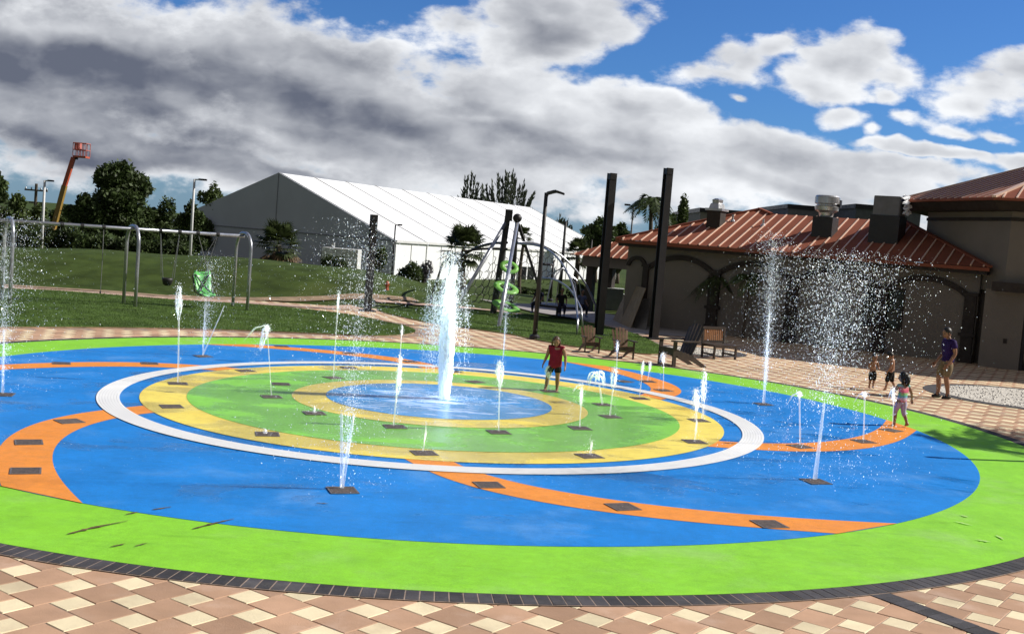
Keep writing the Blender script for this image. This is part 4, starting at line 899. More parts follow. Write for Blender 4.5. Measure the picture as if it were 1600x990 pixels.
# ================================================================== SWINGS
s0, s1, s2 = gp(15, 477), gp(211, 481), gp(386, 486); f1 = gp(194, 475)
sd = s2 - s0; sd[2] = 0; sd /= np.linalg.norm(sd); sback = np.array([-sd[1], sd[0], 0]); HB = 2.86; dep = 1.55
sw = thing('swing_set', 'long grey steel swing frame with three arched ends on the lawn', 'swing set', s1)
for s_ in (s0, s1, s2):
    o = s_ - s1; P = [o + [0, 0, -.1], o + [0, 0, 1.2], o + [0, 0, HB - .62]]
    for a in np.linspace(0.2, math.pi / 2, 7): P.append(o + sback * (.62 * (1 - math.cos(a))) + [0, 0, HB - .62 + .62 * math.sin(a)])
    P.append(o + sback * dep / 2 + [0, 0, HB]); P.append(o + sback * (dep - .62) + [0, 0, HB])
    for a in np.linspace(math.pi / 2, 0.2, 7)[1:]: P.append(o + sback * (dep - .62 * (1 - math.cos(a))) + [0, 0, HB - .62 + .62 * math.sin(a)])
    gb_ = float(gz(*(s_ + sback * dep)[:2]) - s1[2]); e_ = o + sback * dep; P += [e_ + [0, 0, HB - .62 - o[2]], np.array([e_[0], e_[1], gb_ - .1])]
    MB().tube(P, .062, 12).build('end_frame', m_steel, sw, smooth=True)
bo = sback * dep / 2 + np.array([0, 0, HB - .11])
A_ = s0 - s1 + bo - sd * 2.5; Bq = s2 - s1 + bo
MB().tube([A_, Bq], .062, 12).build('top_beam', m_steel, sw, smooth=True)
def beampt(px):                                            # point on the beam seen at that column
    best = min(np.linspace(0, 1, 400), key=lambda s: abs(800 + FPX * ((A_ + (Bq - A_) * s + s1 - CAM) @ B1[:, 0]) / ((A_ + (Bq - A_) * s + s1 - CAM) @ B1[:, 2]) - px)); return A_ + (Bq - A_) * best
mb = MB(); hang = {}
for px in (97, 128, 162, 251, 281, 309, 340):
    p = beampt(px); hang[px] = p + s1; mb.tube([p - sd * .05, p + sd * .05], .085, 10)
mb.build('hanger_clamps', m_black, sw)
m_chain = mat('chain_steel', (.30, .30, .31), .4, .2, 20, metal=.6)
def chain(mb, a, b): mb.tube([a, (a + b) / 2 + [0, 0, -.01], b], .011, 5)
# black bucket seat
a, b = hang[251], hang[281]; c = (a + b) / 2; zs = atY(264, 439, c[1])[2]; t = thing('bucket_swing', 'black bucket swing seat hanging from the right bay of the swing frame', 'swing', (c[0], c[1], zs)); c = np.array(t.location)
mb = MB(); mb.lathe([(.08, -.17), (.15, -.12), (.19, .02), (.20, .11), (.175, .11), (.15, -.02), (.02, -.08)], n=16); mb.build('bucket', m_black, t, smooth=True)
mb = MB()
for s_, h_ in ((-1, a), (1, b)):
    for q in (-.12, .12): chain(mb, sd * s_ * .2 + sback * q + [0, 0, .12], h_ - c)
mb.build('chain', m_chain, t)
# green reclining harness seat
a, b = hang[309], hang[340]; c = (a + b) / 2; zs = atY(322, 463, c[1])[2]; t = thing('harness_swing', 'lime green high backed swing seat with black harness straps', 'swing', (c[0], c[1], zs + .04)); c = np.array(t.location)
m_gseat = mat('green_plastic', (.13, .50, .12), .35, .08, 2)
fd = np.array([.62, -.78, 0]); sdd = np.array([-fd[1], fd[0], 0])
def shell(pts, wd, th):
    V = []; k = len(pts)
    for (x, z, w_) in pts:
        for s_ in np.linspace(-1, 1, 7): V.append(fd * (x + .10 * s_ * s_) + sdd * s_ * w_ / 2 + np.array([0, 0, z + .05 * s_ * s_]))
    V = np.array(V); V2 = V + (fd * -.02 + np.array([0, 0, -.03])); F = []
    for i in range(k - 1):
        for j in range(6): q = i * 7 + j; F += [(q, q + 1, q + 8, q + 7), tuple(x + k * 7 for x in (q, q + 7, q + 8, q + 1))]
    edge = list(range(7)) + [i * 7 + 6 for i in range(1, k)] + [(k - 1) * 7 + j for j in range(5, -1, -1)] + [i * 7 for i in range(k - 2, 0, -1)]
    for i in range(len(edge)): a_1, b_1 = edge[i], edge[(i + 1) % len(edge)]; F.append((a_1, b_1, b_1 + k * 7, a_1 + k * 7))
    return MB().add(np.vstack([V, V2]), F)
shell([(-.42, .84, .62), (-.36, .64, .66), (-.29, .42, .64), (-.20, .20, .58), (-.08, .06, .52), (.10, .02, .52), (.30, .05, .50), (.40, .00, .46)], 0, 0).build('seat_shell', m_gseat, t, smooth=True)
mb = MB(); mb.tube([fd * -.30 + sdd * .27 + [0, 0, .76], fd * -.16 + [0, 0, .36], fd * .05 + sdd * -.22 + [0, 0, .12]], .03, 6); mb.tube([fd * -.30 - sdd * .27 + [0, 0, .76], fd * -.16 + [0, 0, .36], fd * .05 + sdd * .22 + [0, 0, .12]], .03, 6); mb.build('harness', m_black, t)
mb = MB(); mb.tube([fd * -.38 + sdd * .34 + [0, 0, .70], fd * -.12 + sdd * .33 + [0, 0, .12], fd * .36 + sdd * .27 + [0, 0, .02]], .022, 6); mb.tube([fd * -.38 - sdd * .34 + [0, 0, .70], fd * -.12 - sdd * .33 + [0, 0, .12], fd * .36 - sdd * .27 + [0, 0, .02]], .022, 6); mb.build('rim', m_black, t)
mb = MB(); chain(mb, fd * -.36 + sdd * .34 + [0, 0, .66], a - c); chain(mb, fd * .2 + sdd * .3 + [0, 0, .06], a - c); chain(mb, fd * -.36 - sdd * .34 + [0, 0, .66], b - c); chain(mb, fd * .2 - sdd * .3 + [0, 0, .06], b - c); mb.build('chain', m_chain, t)
# loose chains in the left bay
a = hang[162]; t = thing('swing_chain', 'single loose swing chain hanging in the left bay of the frame', 'chain', a); MB().tube([(0, 0, 0), (.01, 0, -1.2), (0, .01, -2.25)], .012, 5).build('links', m_chain, t); MB().lathe([(.02, -2.33), (.035, -2.3), (.02, -2.24)], n=8).build('hook', m_black, t)

# ================================================================== CLIMBING NET
pb = gp(790, 492); pl = thing('climbing_structure', 'tall climbing net structure with silver arches and lime green discs', 'play structure', pb); pb = np.array(pl.location)
YP = float(pb[1])
def pp(px, py, dY=0.0): return atY(px, py, YP + dY) - pb
mb = MB(); a = pp(795, 337); mb.tube([(a[0] - .35, 0, 0), a - [.04, 0, 0]], [.15, .13], 10); mb.box(a - [0, 0, -.02], (.32, .32, .5)); mb.build('mast', m_black, pl)
a = pp(808, 345); mb = MB(); mb.tube([(pp(797, 490)[0], .6, 0), a], [.11, .09], 10); mb.build('mast', m_black, pl); MB().ell(a + [0, 0, .12], (.20, .20, .20), 14, 10).build('ball_cap', m_black, pl, smooth=True)
def pole(p, q, r_, m): MB().tube([p, (p + q) / 2, q], r_, 10).build('strut', m, pl, smooth=True)
gnd = gp(779, 511) - pb; pole(pp(808, 348), gnd, .08, m_steel)
gl_ = gp(706, 492) - pb; pole(pp(792, 345), gl_, .08, m_steel)
pole(pp(810, 350), gp(852, 478) - pb + [0, 3, 0], .07, m_black)
def archt(px, base, r_=.048, m=m_steel):
    P = chaikin(np.array([[x, y] for x, y in px], float), 2, False); k = len(P); e = base - pb; pts = []
    for i, (x, y) in enumerate(P):
        s = (i / (k - 1)); q = pp(x, y, (e[1]) * s); pts.append(q)
    pts.append(e - [0, 0, .1]); MB().tube(pts, r_, 8).build('arch_tube', m, pl, smooth=True)
archt([(808, 378), (845, 380), (880, 400), (912, 436), (930, 475)], gp(932, 497))
archt([(808, 380), (850, 384), (878, 408), (898, 450), (903, 500)], gp(901, 524), .042)
archt([(845, 434), (868, 436), (893, 452), (908, 482)], gp(911, 514), .042)
archt([(792, 379), (765, 380), (735, 390), (705, 415)], gp(680, 472), .06, m_black)
archt([(792, 389), (760, 388), (725, 392), (692, 410)], gp(668, 480), .05, m_black)
# rope net of hexagons between the left strut and the mast
def ropes(name, O, U, Wv, nu, nv):
    mb = MB(); s3 = math.sqrt(3); sc = 1.0 / nu; pts = {}
    def P(a, b): return O + U * a + Wv * b * (1 - .0)
    for i in range(nu):
        for j in range(nv):
            cx, cy = (i + .5 + (.5 if j % 2 else 0)) / nu, (j + .5) / nv; hx = .5 / nu; hy = .66 / nv
            V = [(cx, cy + hy), (cx + hx, cy + hy / 2), (cx + hx, cy - hy / 2), (cx, cy - hy)]
            V = [P(min(a, 1 - .0), min(max(b, 0), 1)) for a, b in V if a <= 1.05]
            for a, b in zip(V[:-1], V[1:]): 
                if np.linalg.norm(a - b) > .02: mb.tube([a, b], .013, 4, False)
    mb.build(name, m_black, pl)
O = pp(735, 470); ropes('rope_net', O, pp(788, 474) - O, (pp(770, 400) - O) * np.array([.75, 1, 1]), 6, 6)
O = pp(700, 470, 2); ropes('rope_net', O, pp(752, 474, 2) - O, (pp(718, 420, 2) - O), 5, 4)
O = pp(800, 440, 1); ropes('rope_net', O, pp(858, 445, 1) - O, (pp(812, 388, 1) - O), 6, 5)
for (px, py, tilt, w_) in ((796, 417, .9, .34), (791, 449, .5, .46), (791, 478, .35, .52)):
    q = pp(px, py, -.7); Rt = np.array(Matrix.Rotation(tilt, 3, 'X') @ Matrix.Rotation(.25, 3, 'Y')); mb = MB(); k = 24; V = []
    for r_, z in ((.50, .012), (.74, .028), (1.0, .0), (1.0, -.022), (.74, .008), (.50, -.010)):
        for j in range(k): a = 6.2832 * j / k; V.append(Rt @ np.array([r_ * w_ * 1.25 * math.cos(a), r_ * w_ * math.sin(a), z]) + q)
    F = [(i * k + j, i * k + (j + 1) % k, ((i + 1) % 6) * k + (j + 1) % k, ((i + 1) % 6) * k + j) for i in range(6) for j in range(k)]; mb.add(V, F); mb.build('climbing_disc', mat('disc_green', (.36, .74, .18), .35, .06, 2, trans=.45), pl, smooth=True)
    MB().beam(q + Rt @ np.array([-w_ * 1.1, 0, -.03]), q + Rt @ np.array([w_ * 1.1, 0, -.03]), .05).build('disc_bracket', m_black, pl)
q = pp(855, 413, 2); mb = MB(); mb.lathe([(.02, -.04), (.30, -.05), (.34, 0), (.30, .05), (.02, .07)], q, 16); mb.build('canopy_disc', m_black, pl)
# round spinner platform in the shade under the arches
sp = gp(872, 497); spn = thing('spinner_platform', 'dark round spinner seat in the shade under the silver arches', 'spinner', (sp[0], sp[1], float(hgt(sp[0], sp[1])) + .1)); MB().lathe([(.12, 0), (.12, .42), (1.25, .46), (1.3, .50), (1.25, .56), (.1, .56)], n=32).build('platform', m_black, spn)
mb = MB()
for i in range(5):
    a = 6.2832 * i / 5 + .4; mb.tube([(math.cos(a) * 1.2, math.sin(a) * 1.2, .5), (math.cos(a) * .9, math.sin(a) * .9, 1.6), (0, 0, 2.2)], .03, 6)
mb.build('hoop_rail', m_steel, spn)

# plywood sheets leaning on the wall, grey utility boxes
t = thing('plywood_sheet', 'tan plywood sheet leaning on the wall left of the arches', 'board', gp(968, 506)); o = np.array(t.location); mb = MB(); a, b = gp(958, 500) - o, gp(986, 513) - o; top = B(-.35, -.1, 1.75) - o
lw_ = b - a; mb.prism([a, b, b * .25 + top + lw_ * .30, a * .25 + top - lw_ * .30], (-.02, -.03, .01)); mb.build('sheet', mat('plywood', (.30, .22, .13), .85, .15, 2), t)
t = thing('plywood_sheet', 'grey board leaning behind the tan plywood sheet', 'board', gp(998, 513)); o = np.array(t.location); a, b = gp(990, 512) - o, gp(1010, 516) - o; top = B(.15, -.2, 1.25) - o; lw_ = b - a
MB().prism([a, b, top + lw_ * .4, top - lw_ * .4], (-.02, -.03, .01)).build('sheet', mat('board_grey', (.16, .15, .14), .85), t)
for (px, py, w_, h_, lb) in ((962, 489, 1.15, 1.15, 'large grey utility cabinet behind the left steel column'), (975, 487, .6, .8, 'smaller grey utility cabinet beside the pavilion post')):
    p = gp(px, py); t = thing('utility_cabinet', lb, 'cabinet', (p[0], p[1] + 3, float(hgt(p[0], p[1] + 3)))); MB().box((0, 0, h_ / 2), (w_, .6, h_)).build('box', mat('cabinet_grey', (.22, .22, .22), .6), t, bevel=.02); MB().box((0, -.31, h_ / 2), (w_ * .9, .03, h_ * .86)).build('door', mat('cabinet_door', (.19, .19, .2), .6), t); MB().box((0, 0, h_ + .02), (w_ + .08, .68, .05)).build('lid', m_slot, t)

# ================================================================== CHAIRS AND BENCH
def adirondack(label, base, sc, rz, m):
    t = thing('adirondack_chair', label, 'chair', base, rz, 'slatted garden chairs on the plaza'); S = sc
    def V_(x, y, z): return np.array([x, y, z]) * S
    # local: faces -Y
    for s_ in (-1, 1):
        MB().beam(V_(.27 * s_, -.30, 0), V_(.27 * s_, -.30, .56), .09 * S, .035 * S, (1, 0, 0)).build('front_leg', m_dwood, t)
        mb = MB(); mb.prism([V_(.24 * s_, -.32, .28), V_(.24 * s_, -.32, .40), V_(.24 * s_, .25, .24), V_(.24 * s_, .62, .02), V_(.24 * s_, .62, -.0), V_(.24 * s_, .50, -.0), V_(.24 * s_, .18, .14)], V_(.03 * s_, 0, 0)); mb.build('rear_leg', m_dwood, t)
        mb = MB(); mb.prism([V_(.23 * s_, -.40, .57), V_(.37 * s_, -.38, .57), V_(.37 * s_, -.05, .57), V_(.29 * s_, .36, .57), V_(.24 * s_, .36, .57)], V_(0, 0, .03)); mb.build('armrest', m_dwood, t)
    for i in range(6):
        y = -.30 + i * .095; MB().box(V_(0, y, .405 - .045 * i * .62), np.array((.50, .082, .022)) * S).build('seat_slat', m, t)
    MB().box(V_(0, -.325, .33), np.array((.56, .03, .12)) * S).build('front_rail', m_dwood, t)
    for i in range(5):
        x = (-2 + i) * .108; hgt_ = .98 - .022 * (i - 2) ** 2; a, b = V_(x * .86, .18, .22), V_(x * 1.12, .46, hgt_)
        MB().beam(a, b, .088 * S, .02 * S, (0, 1, .3)).build('back_slat', m, t)
    MB().beam(V_(-.27, .36, .56), V_(.27, .36, .56), .06 * S, .03 * S).build('back_rail', m_dwood, t); MB().beam(V_(-.22, .24, .26), V_(.22, .24, .26), .06 * S, .03 * S).build('back_rail', m_dwood, t)
    return t
adirondack('slatted brown chair nearest the left steel column, facing the water', gp(921, 550), .84, rad(12), m_chair)
adirondack('slatted brown chair with a thin water jet rising before it', gp(972, 559), .92, rad(14), m_chair)
adirondack('large dark chair turned away sideways beside the slatted bench', gp(1058, 571), 1.30, rad(-62), m_dwood)
# bench
b1, b2, b3, b4 = gp(1113, 561), gp(1152, 560.5), gp(1132, 558), gp(1092, 558.5)
o = (b1 + b2 + b3 + b4) / 4; wd = .86; dp = .62; t = thing('slat_bench', 'wooden bench with upright sunlit back slats on the plaza', 'bench', o, rad(28))
for sx in (-1, 1):
    MB().box((sx * wd / 2, -dp / 2, .21), (.06, .06, .42)).build('leg', m_dwood, t); MB().beam((sx * wd / 2, dp / 2, 0), (sx * wd / 2, dp / 2 + .06, .98), .06).build('leg', m_dwood, t); MB().box((sx * wd / 2, 0, .14), (.04, dp, .06)).build('stretcher', m_dwood, t)
MB().box((0, -dp / 2, .40), (wd + .08, .05, .07)).build('apron', m_dwood, t); MB().box((0, dp / 2, .40), (wd, .05, .07)).build('apron', m_dwood, t)
for i in range(6): MB().box((0, -dp / 2 + .02 + i * .112, .448), (wd + .1, .095, .025)).build('seat_slat', m_dwood, t)
MB().beam((-wd / 2, dp / 2 + .06, .95), (wd / 2, dp / 2 + .06, .95), .05, .09).build('back_rail', m_dwood, t); MB().beam((-wd / 2, dp / 2 + .03, .52), (wd / 2, dp / 2 + .03, .52), .05, .06).build('back_rail', m_dwood, t)
for i in range(10):
    x = -wd / 2 + .08 + i * (wd - .16) / 9; MB().beam((x, dp / 2 + .03, .53), (x, dp / 2 + .058, .93), .045, .02, (0, 1, 0)).build('back_slat', m_wood, t)

# ================================================================== PEOPLE
def skin_mesh(nodes, edges, root, sub=2):
    me = bpy.data.meshes.new('tmp'); ids = list(nodes); me.from_pydata([tuple(float(c) for c in nodes[i][0]) for i in ids], [(ids.index(a), ids.index(b)) for a, b in edges], []); me.update()
    o = bpy.data.objects.new('tmp', me); C.objects.link(o); md = o.modifiers.new('s', 'SKIN'); md.use_smooth_shade = True
    for i, k in enumerate(ids):
        r_ = nodes[k][1]; me.skin_vertices[0].data[i].radius = (r_, r_) if np.isscalar(r_) else r_; me.skin_vertices[0].data[i].use_root = (k == root)
    sb = o.modifiers.new('d', 'SUBSURF'); sb.levels = sub; sb.render_levels = sub
    dg = bpy.context.evaluated_depsgraph_get(); ev = o.evaluated_get(dg); m2 = bpy.data.meshes.new_from_object(ev); V = np.array([v.co[:] for v in m2.vertices]); F = [tuple(p.vertices) for p in m2.polygons]
    bpy.data.objects.remove(o); bpy.data.meshes.remove(me); bpy.data.meshes.remove(m2); return V, F

def multi(name, pieces, parent):                             # pieces: (V, F, material) -> one mesh, several materials
    V = np.vstack([p[0] for p in pieces]); F = []; mi = []; n = 0; ms = []
    for v_, f_, m_ in pieces:
        if m_ not in ms: ms.append(m_)
        F += [tuple(i + n for i in f) for f in f_]; mi += [ms.index(m_)] * len(f_); n += len(v_)
    me = bpy.data.meshes.new(name); me.from_pydata(V.tolist(), [], F); me.update(); bm = bmesh.new(); bm.from_mesh(me); bmesh.ops.recalc_face_normals(bm, faces=bm.faces); bm.to_mesh(me); bm.free()
    me.polygons.foreach_set('material_index', mi); return link(name, me, ms, parent, True)

J0 = dict(pelvis=(0, 0, .515), spine=(0, -.005, .60), chest=(0, -.005, .715), neck=(0, .0, .815), head=(0, .012, .905),
          lsh=(-.105, 0, .785), lel=(-.145, -.01, .625), lwr=(-.155, .03, .485), rsh=(.105, 0, .785), rel=(.145, -.01, .625), rwr=(.155, .03, .485),
          lhip=(-.052, 0, .50), lkn=(-.058, .015, .285), lan=(-.06, -.005, .042), rhip=(.052, 0, .50), rkn=(.058, .015, .285), ran=(.06, -.005, .042))
def person(label, base, H, face, pose=None, hs=1.0, skin=(.30, .16, .10), hair=(.02, .014, .01), hairkind='short', top=None, bottom=None, shoes=None, headlook=(0, 0), girth=1.0, z_off=0.0, group=None):
    J = {k: np.array(v, float) for k, v in J0.items()}
    if hs != 1.0:                                            # children: larger head on a shorter body
        f_ = 1 - .145 * (hs - 1)
        for k in J: J[k][2] *= f_
        J['head'][2] = 1 - .095 * hs
    for k, v in (pose or {}).items(): J[k] = J[k] + np.array(v)
    rz = math.atan2(-face[0], face[1]); t = thing('person', label, 'person', np.array(base) + [0, 0, z_off], rz, group); t.scale = (H, H, H)
    ms = mat('skin_%d' % int(skin[0] * 1000), skin, .5, .06, 6); mh = mat('hair_%d' % int(sum(hair) * 3000), hair, .5, .3, 30)
    g = girth; N = dict(pelvis=(J['pelvis'], (.078 * g, .058 * g)), spine=(J['spine'], (.068 * g, .052 * g)), chest=(J['chest'], (.080 * g, .056 * g)), neck=(J['neck'], .030), skull=(J['neck'] * .45 + J['head'] * .55, .030))
    E_ = [('pelvis', 'spine'), ('spine', 'chest'), ('chest', 'neck'), ('neck', 'skull')]
    for s in 'lr':
        N[s + 'sh'] = (J[s + 'sh'], .036 * g); N[s + 'up'] = ((J[s + 'sh'] + J[s + 'el']) / 2, .031 * g); N[s + 'el'] = (J[s + 'el'], .024 * g); N[s + 'fo'] = (J[s + 'el'] * .6 + J[s + 'wr'] * .4, .0235 * g); N[s + 'wr'] = (J[s + 'wr'], .0155)
        d = J[s + 'wr'] - J[s + 'el']; d /= np.linalg.norm(d); N[s + 'pa'] = (J[s + 'wr'] + d * .036, (.024, .012))
        N[s + 'hip'] = (J[s + 'hip'], .056 * g); N[s + 'th'] = ((J[s + 'hip'] + J[s + 'kn']) / 2, .050 * g); N[s + 'kn'] = (J[s + 'kn'], .034 * g); N[s + 'ca'] = (J[s + 'kn'] * .62 + J[s + 'an'] * .38 + [0, -.008, 0], .035 * g); N[s + 'an'] = (J[s + 'an'], .020)
        dk = J[s + 'an'] - J[s + 'kn']; dk /= np.linalg.norm(dk); ft = np.array([0, 1.0, 0]) - dk * dk[1] * .6; ft /= np.linalg.norm(ft)
        N[s + 'to'] = (J[s + 'an'] + ft * .062 + dk * .022, (.022, .013)); N[s + 'he'] = (J[s + 'an'] - ft * .022 + dk * .02, .019)
        E_ += [('chest', s + 'sh'), (s + 'sh', s + 'up'), (s + 'up', s + 'el'), (s + 'el', s + 'fo'), (s + 'fo', s + 'wr'), (s + 'wr', s + 'pa'), ('pelvis', s + 'hip'), (s + 'hip', s + 'th'), (s + 'th', s + 'kn'), (s + 'kn', s + 'ca'), (s + 'ca', s + 'an'), (s + 'an', s + 'to'), (s + 'an', s + 'he')]
    pieces = [(*skin_mesh(N, E_, 'pelvis'), ms)]
    # head with face, turned and tilted
    hr = .0625 * hs; yaw, pit = headlook; Rh = rotz(yaw) @ np.array(Matrix.Rotation(pit, 3, 'X')); hc = J['head']
    hb = MB(); hb.ell((0, 0, 0), (hr * .80, hr * .95, hr * 1.18), 16, 12); V = hb.V[0]; low = np.clip(-V[:, 2] / (hr * 1.18), 0, 1); V[:, 0] *= 1 - .32 * low; V[:, 1] += .12 * hr * low
    for sx in (-1, 1): hb.ell((sx * hr * .80, -.05 * hr, -.05 * hr), (.10 * hr, .20 * hr, .28 * hr), 8, 6)
    hb.ell((0, hr * .98, -.18 * hr), (.13 * hr, .22 * hr, .24 * hr), 8, 6); hb.ell((0, hr * .88, -.62 * hr), (.30 * hr, .12 * hr, .07 * hr), 8, 5); pieces.append((np.vstack(hb.V) @ Rh.T + hc, hb.F, ms))
    eb = MB()
    for sx in (-1, 1): eb.ell((sx * hr * .32, hr * .84, .06 * hr), (.13 * hr, .10 * hr, .08 * hr), 8, 6); eb.box((sx * hr * .32, hr * .90, .28 * hr), (.34 * hr, .08 * hr, .06 * hr))
    pieces.append((np.vstack(eb.V) @ Rh.T + hc, eb.F, mh))
    for s, sg in (('l', -1), ('r', 1)):                      # five slightly curled fingers on each hand
        w_ = J[s + 'wr']; d = w_ - J[s + 'el']; d /= np.linalg.norm(d); sd_ = np.array([0, 1.0, 0]) - d * d[1]; sd_ /= np.linalg.norm(sd_) + 1e-6; nn = np.cross(d, sd_) * sg; pc = w_ + d * .045; fb = MB()
        for i, L in enumerate((.040, .046, .043, .034)): o = pc + sd_ * (.018 - .012 * i); fb.tube([o - d * .012, o + d * L * .5 - nn * .002, o + d * L * .85 - nn * .012, o + d * L - nn * .020], [.0068, .0064, .0058, .004], 6)
        o = w_ + d * .020 + sd_ * .016; fb.tube([o, o + d * .018 + sd_ * .016, o + d * .036 + sd_ * .020 - nn * .006], [.008, .0072, .005], 6); pieces.append((np.vstack(fb.V), fb.F, ms))
    multi('body', pieces, t)
    # hair
    hb = MB(); hb.ell((0, -.16 * hr, .20 * hr), (hr * .90, hr * .98, hr * 1.08), 16, 12); V = hb.V[0]; fr = (V[:, 1] > .35 * hr) & (V[:, 2] < .42 * hr); V[fr, 1] = .35 * hr; V[(V[:, 2] < -.45 * hr), 2] = -.45 * hr
    if hairkind != 'short':
        L = 1.5 if hairkind == 'long' else 1.0; hb.tube(np.array([(0, -.55, .5), (0, -.86, -.2), (0, -.88, -.9), (0, -.75, -1.05 - L * .6)]) * hr, np.array([.6, .68, .6, .28]) * hr, 10)
        for sx in (-1, 1): hb.tube(np.array([(sx * .6, -.1, .5), (sx * .86, -.1, -.2), (sx * .84, -.15, -1.0), (sx * .72, -.2, -1.1 - L * .35)]) * hr, np.array([.3, .28, .24, .10]) * hr, 8)
    V = np.vstack(hb.V); V = V + rng.normal(0, .018 * hr, V.shape); MB().add(V @ Rh.T + hc, hb.F).build('hair', mh, t, smooth=True)
    def garment(name, nd, ed, root, m_): V, F = skin_mesh(nd, ed, root); MB().add(V, F).build(name, m_, t, smooth=True)
    if top:
        m_, hem, slv, ext = top; e = .011 + ext; nd = dict(p=(J['pelvis'] * (1 - hem) + (J['lkn'] + J['rkn']) / 2 * hem, (.098 * g + ext, .074 * g + ext)), q=(J['pelvis'] + [0, 0, .02], (.092 * g + ext * .9, .070 * g + ext * .9)), s=(J['spine'], (.084 * g + ext * .6, .066 * g + ext * .6)), c=(J['chest'], (.090 * g + ext * .2, .066 * g)), n=(J['neck'] + [0, 0, -.022], .046))
        ed = [('p', 'q'), ('q', 's'), ('s', 'c'), ('c', 'n')]
        for s in 'lr':
            nd[s + 'a'] = (J[s + 'sh'] + [0, 0, -.004], .043 * g); ed.append(('c', s + 'a'))
            if slv > 0: nd[s + 'b'] = (J[s + 'sh'] * (1 - slv) + J[s + 'el'] * slv, .040 * g + .004); ed.append((s + 'a', s + 'b'))
        garment('shirt', nd, ed, 'c', m_)
    if bottom:
        m_, ln, ext = bottom; nd = dict(p=(J['pelvis'] + [0, 0, .03], (.084 * g, .064 * g)), q=(J['pelvis'] + [0, 0, -.01], (.082 * g, .066 * g))); ed = [('p', 'q')]
        for s in 'lr':
            k_, a_1 = J[s + 'kn'], J[s + 'an']; end = J[s + 'hip'] * (1 - ln) + k_ * ln if ln <= 1 else k_ * (2 - ln) + a_1 * (ln - 1); nd[s + 'h'] = (J[s + 'hip'], .062 * g + ext * .5); nd[s + 'm'] = ((J[s + 'hip'] + k_) / 2 if ln > .6 else J[s + 'hip'] * .75 + k_ * .25, .057 * g + ext); ed += [('q', s + 'h'), (s + 'h', s + 'm')]; prev = s + 'm'
            if ln > 1.05: nd[s + 'k'] = (k_, .042 * g + ext); ed.append((prev, s + 'k')); prev = s + 'k'
            nd[s + 'e'] = (end, (.054 if ln <= 1 else .036) * g + ext * (1.1 if ln <= 1.25 else .4)); ed.append((prev, s + 'e'))
        garment('shorts' if ln < 1.5 else 'leggings', nd, ed, 'q', m_)
    if shoes:
        for s in 'lr':
            dk = J[s + 'an'] - J[s + 'kn']; dk /= np.linalg.norm(dk); ft = np.array([0, 1.0, 0]) - dk * dk[1] * .6; ft /= np.linalg.norm(ft); c = J[s + 'an'] + dk * .020; sh = MB(); sh.tube([c - ft * .036, c - ft * .01 - dk * .004, c + ft * .04, c + ft * .078, c + ft * .092], [.020, .030, .030, .025, .012], 10); sh.tube([c - dk * .05, c], [.027, .029], 10); sh.build('shoe', shoes, t, smooth=True)
    return t
def cloth(name, col, **k): return mat(name, col, .85, .12, 9, bump=.2, bscale=30, spec=.2, **k)
def tiedye():
    mt = bpy.data.materials.new('tie_dye'); mt.use_nodes = True; t = NT(mt.node_tree); co = t.add('ShaderNodeTexCoord').outputs['Object']; s = t.add('ShaderNodeSeparateXYZ'); t.l.new(co, s.inputs[0])
    z = t.m('ADD', t.m('MULTIPLY', t.m('SUBTRACT', s.outputs[2], .44), 2.9), t.m('MULTIPLY', t.m('SUBTRACT', t.noise(co, 14, 3), .5), .30)); r_ = t.add('ShaderNodeValToRGB'); t.l.new(z, r_.inputs[0]); cr = r_.color_ramp
    stops = [(0, (.80, .06, .22)), (.18, (.75, .45, .62)), (.30, (.12, .42, .60)), (.42, (.28, .62, .22)), (.54, (.70, .08, .24)), (.70, (.78, .18, .20)), (.84, (.15, .45, .45)), (1, (.75, .75, .72))]
    for i, (p, c) in enumerate(stops):
        e = cr.elements[i] if i < 2 else cr.elements.new(p); e.position = p; e.color = (*c, 1)
    t.l.new(r_.outputs[0], t.n['Principled BSDF'].inputs['Base Color']); t.n['Principled BSDF'].inputs['Roughness'].default_value = .85; return mt
def hpx(bx, by, ty): b = gp(bx, by); return b, (by - ty) * b[1] / FPX
# girl in the dark red top, standing on the green disc looking down
b, H = hpx(864, 612, 520)
person('girl in long dark red top and black shorts standing in the spray, head bowed', b, H, (-.35, -1), dict(lan=(-.005, .0, 0), ran=(.075, .02, 0), rkn=(.045, .01, 0), lkn=(-.005, 0, 0), lel=(-.025, 0, .0), lwr=(-.040, .02, .0), rel=(.015, 0, 0), rwr=(.035, .02, .01), head=(0, .035, -.02), lsh=(-.012, 0, 0), rsh=(.012, 0, 0)),
       1.18, (.34, .17, .10), (.075, .038, .018), 'bob', (cloth('maroon_cloth', (.24, .014, .034)), .50, .10, .024), (cloth('black_cloth', (.012, .012, .014)), .78, .004), None, (.35, -.5), 1.16)
b, H = hpx(1361, 607, 549)
person('smallest shirtless boy in dark shorts holding his hands to his chest', b, H, (.35, -1), dict(lel=(-.01, .03, .0), lwr=(.085, .13, .10), rel=(.01, .03, 0), rwr=(-.075, .13, .10), head=(0, .01, -.01)), 1.42, (.33, .17, .10), (.03, .018, .012), 'short', None, (cloth('wet_dark_shorts', (.018, .017, .016)), 1.18, .014), None, (-.2, -.2), 1.05)
b, H = hpx(1390, 611, 545)
person('taller shirtless boy in long dark wet shorts, head bent down', b, H, (-.75, .35), dict(head=(0, .055, -.03), neck=(0, .02, -.005), lel=(-.01, .02, 0), lwr=(.02, .05, 0), rel=(0, .03, 0), rwr=(-.02, .06, 0), lan=(0, .10, .0), lkn=(0, .06, 0), ran=(0, -.11, .01), rkn=(0, -.03, 0), chest=(0, .01, 0)), 1.30, (.34, .18, .11), (.015, .012, .010), 'short', None, (mat('wet_dark_shorts', (.018, .017, .016)), 1.25, .016), None, (0, -.75), 1.0)
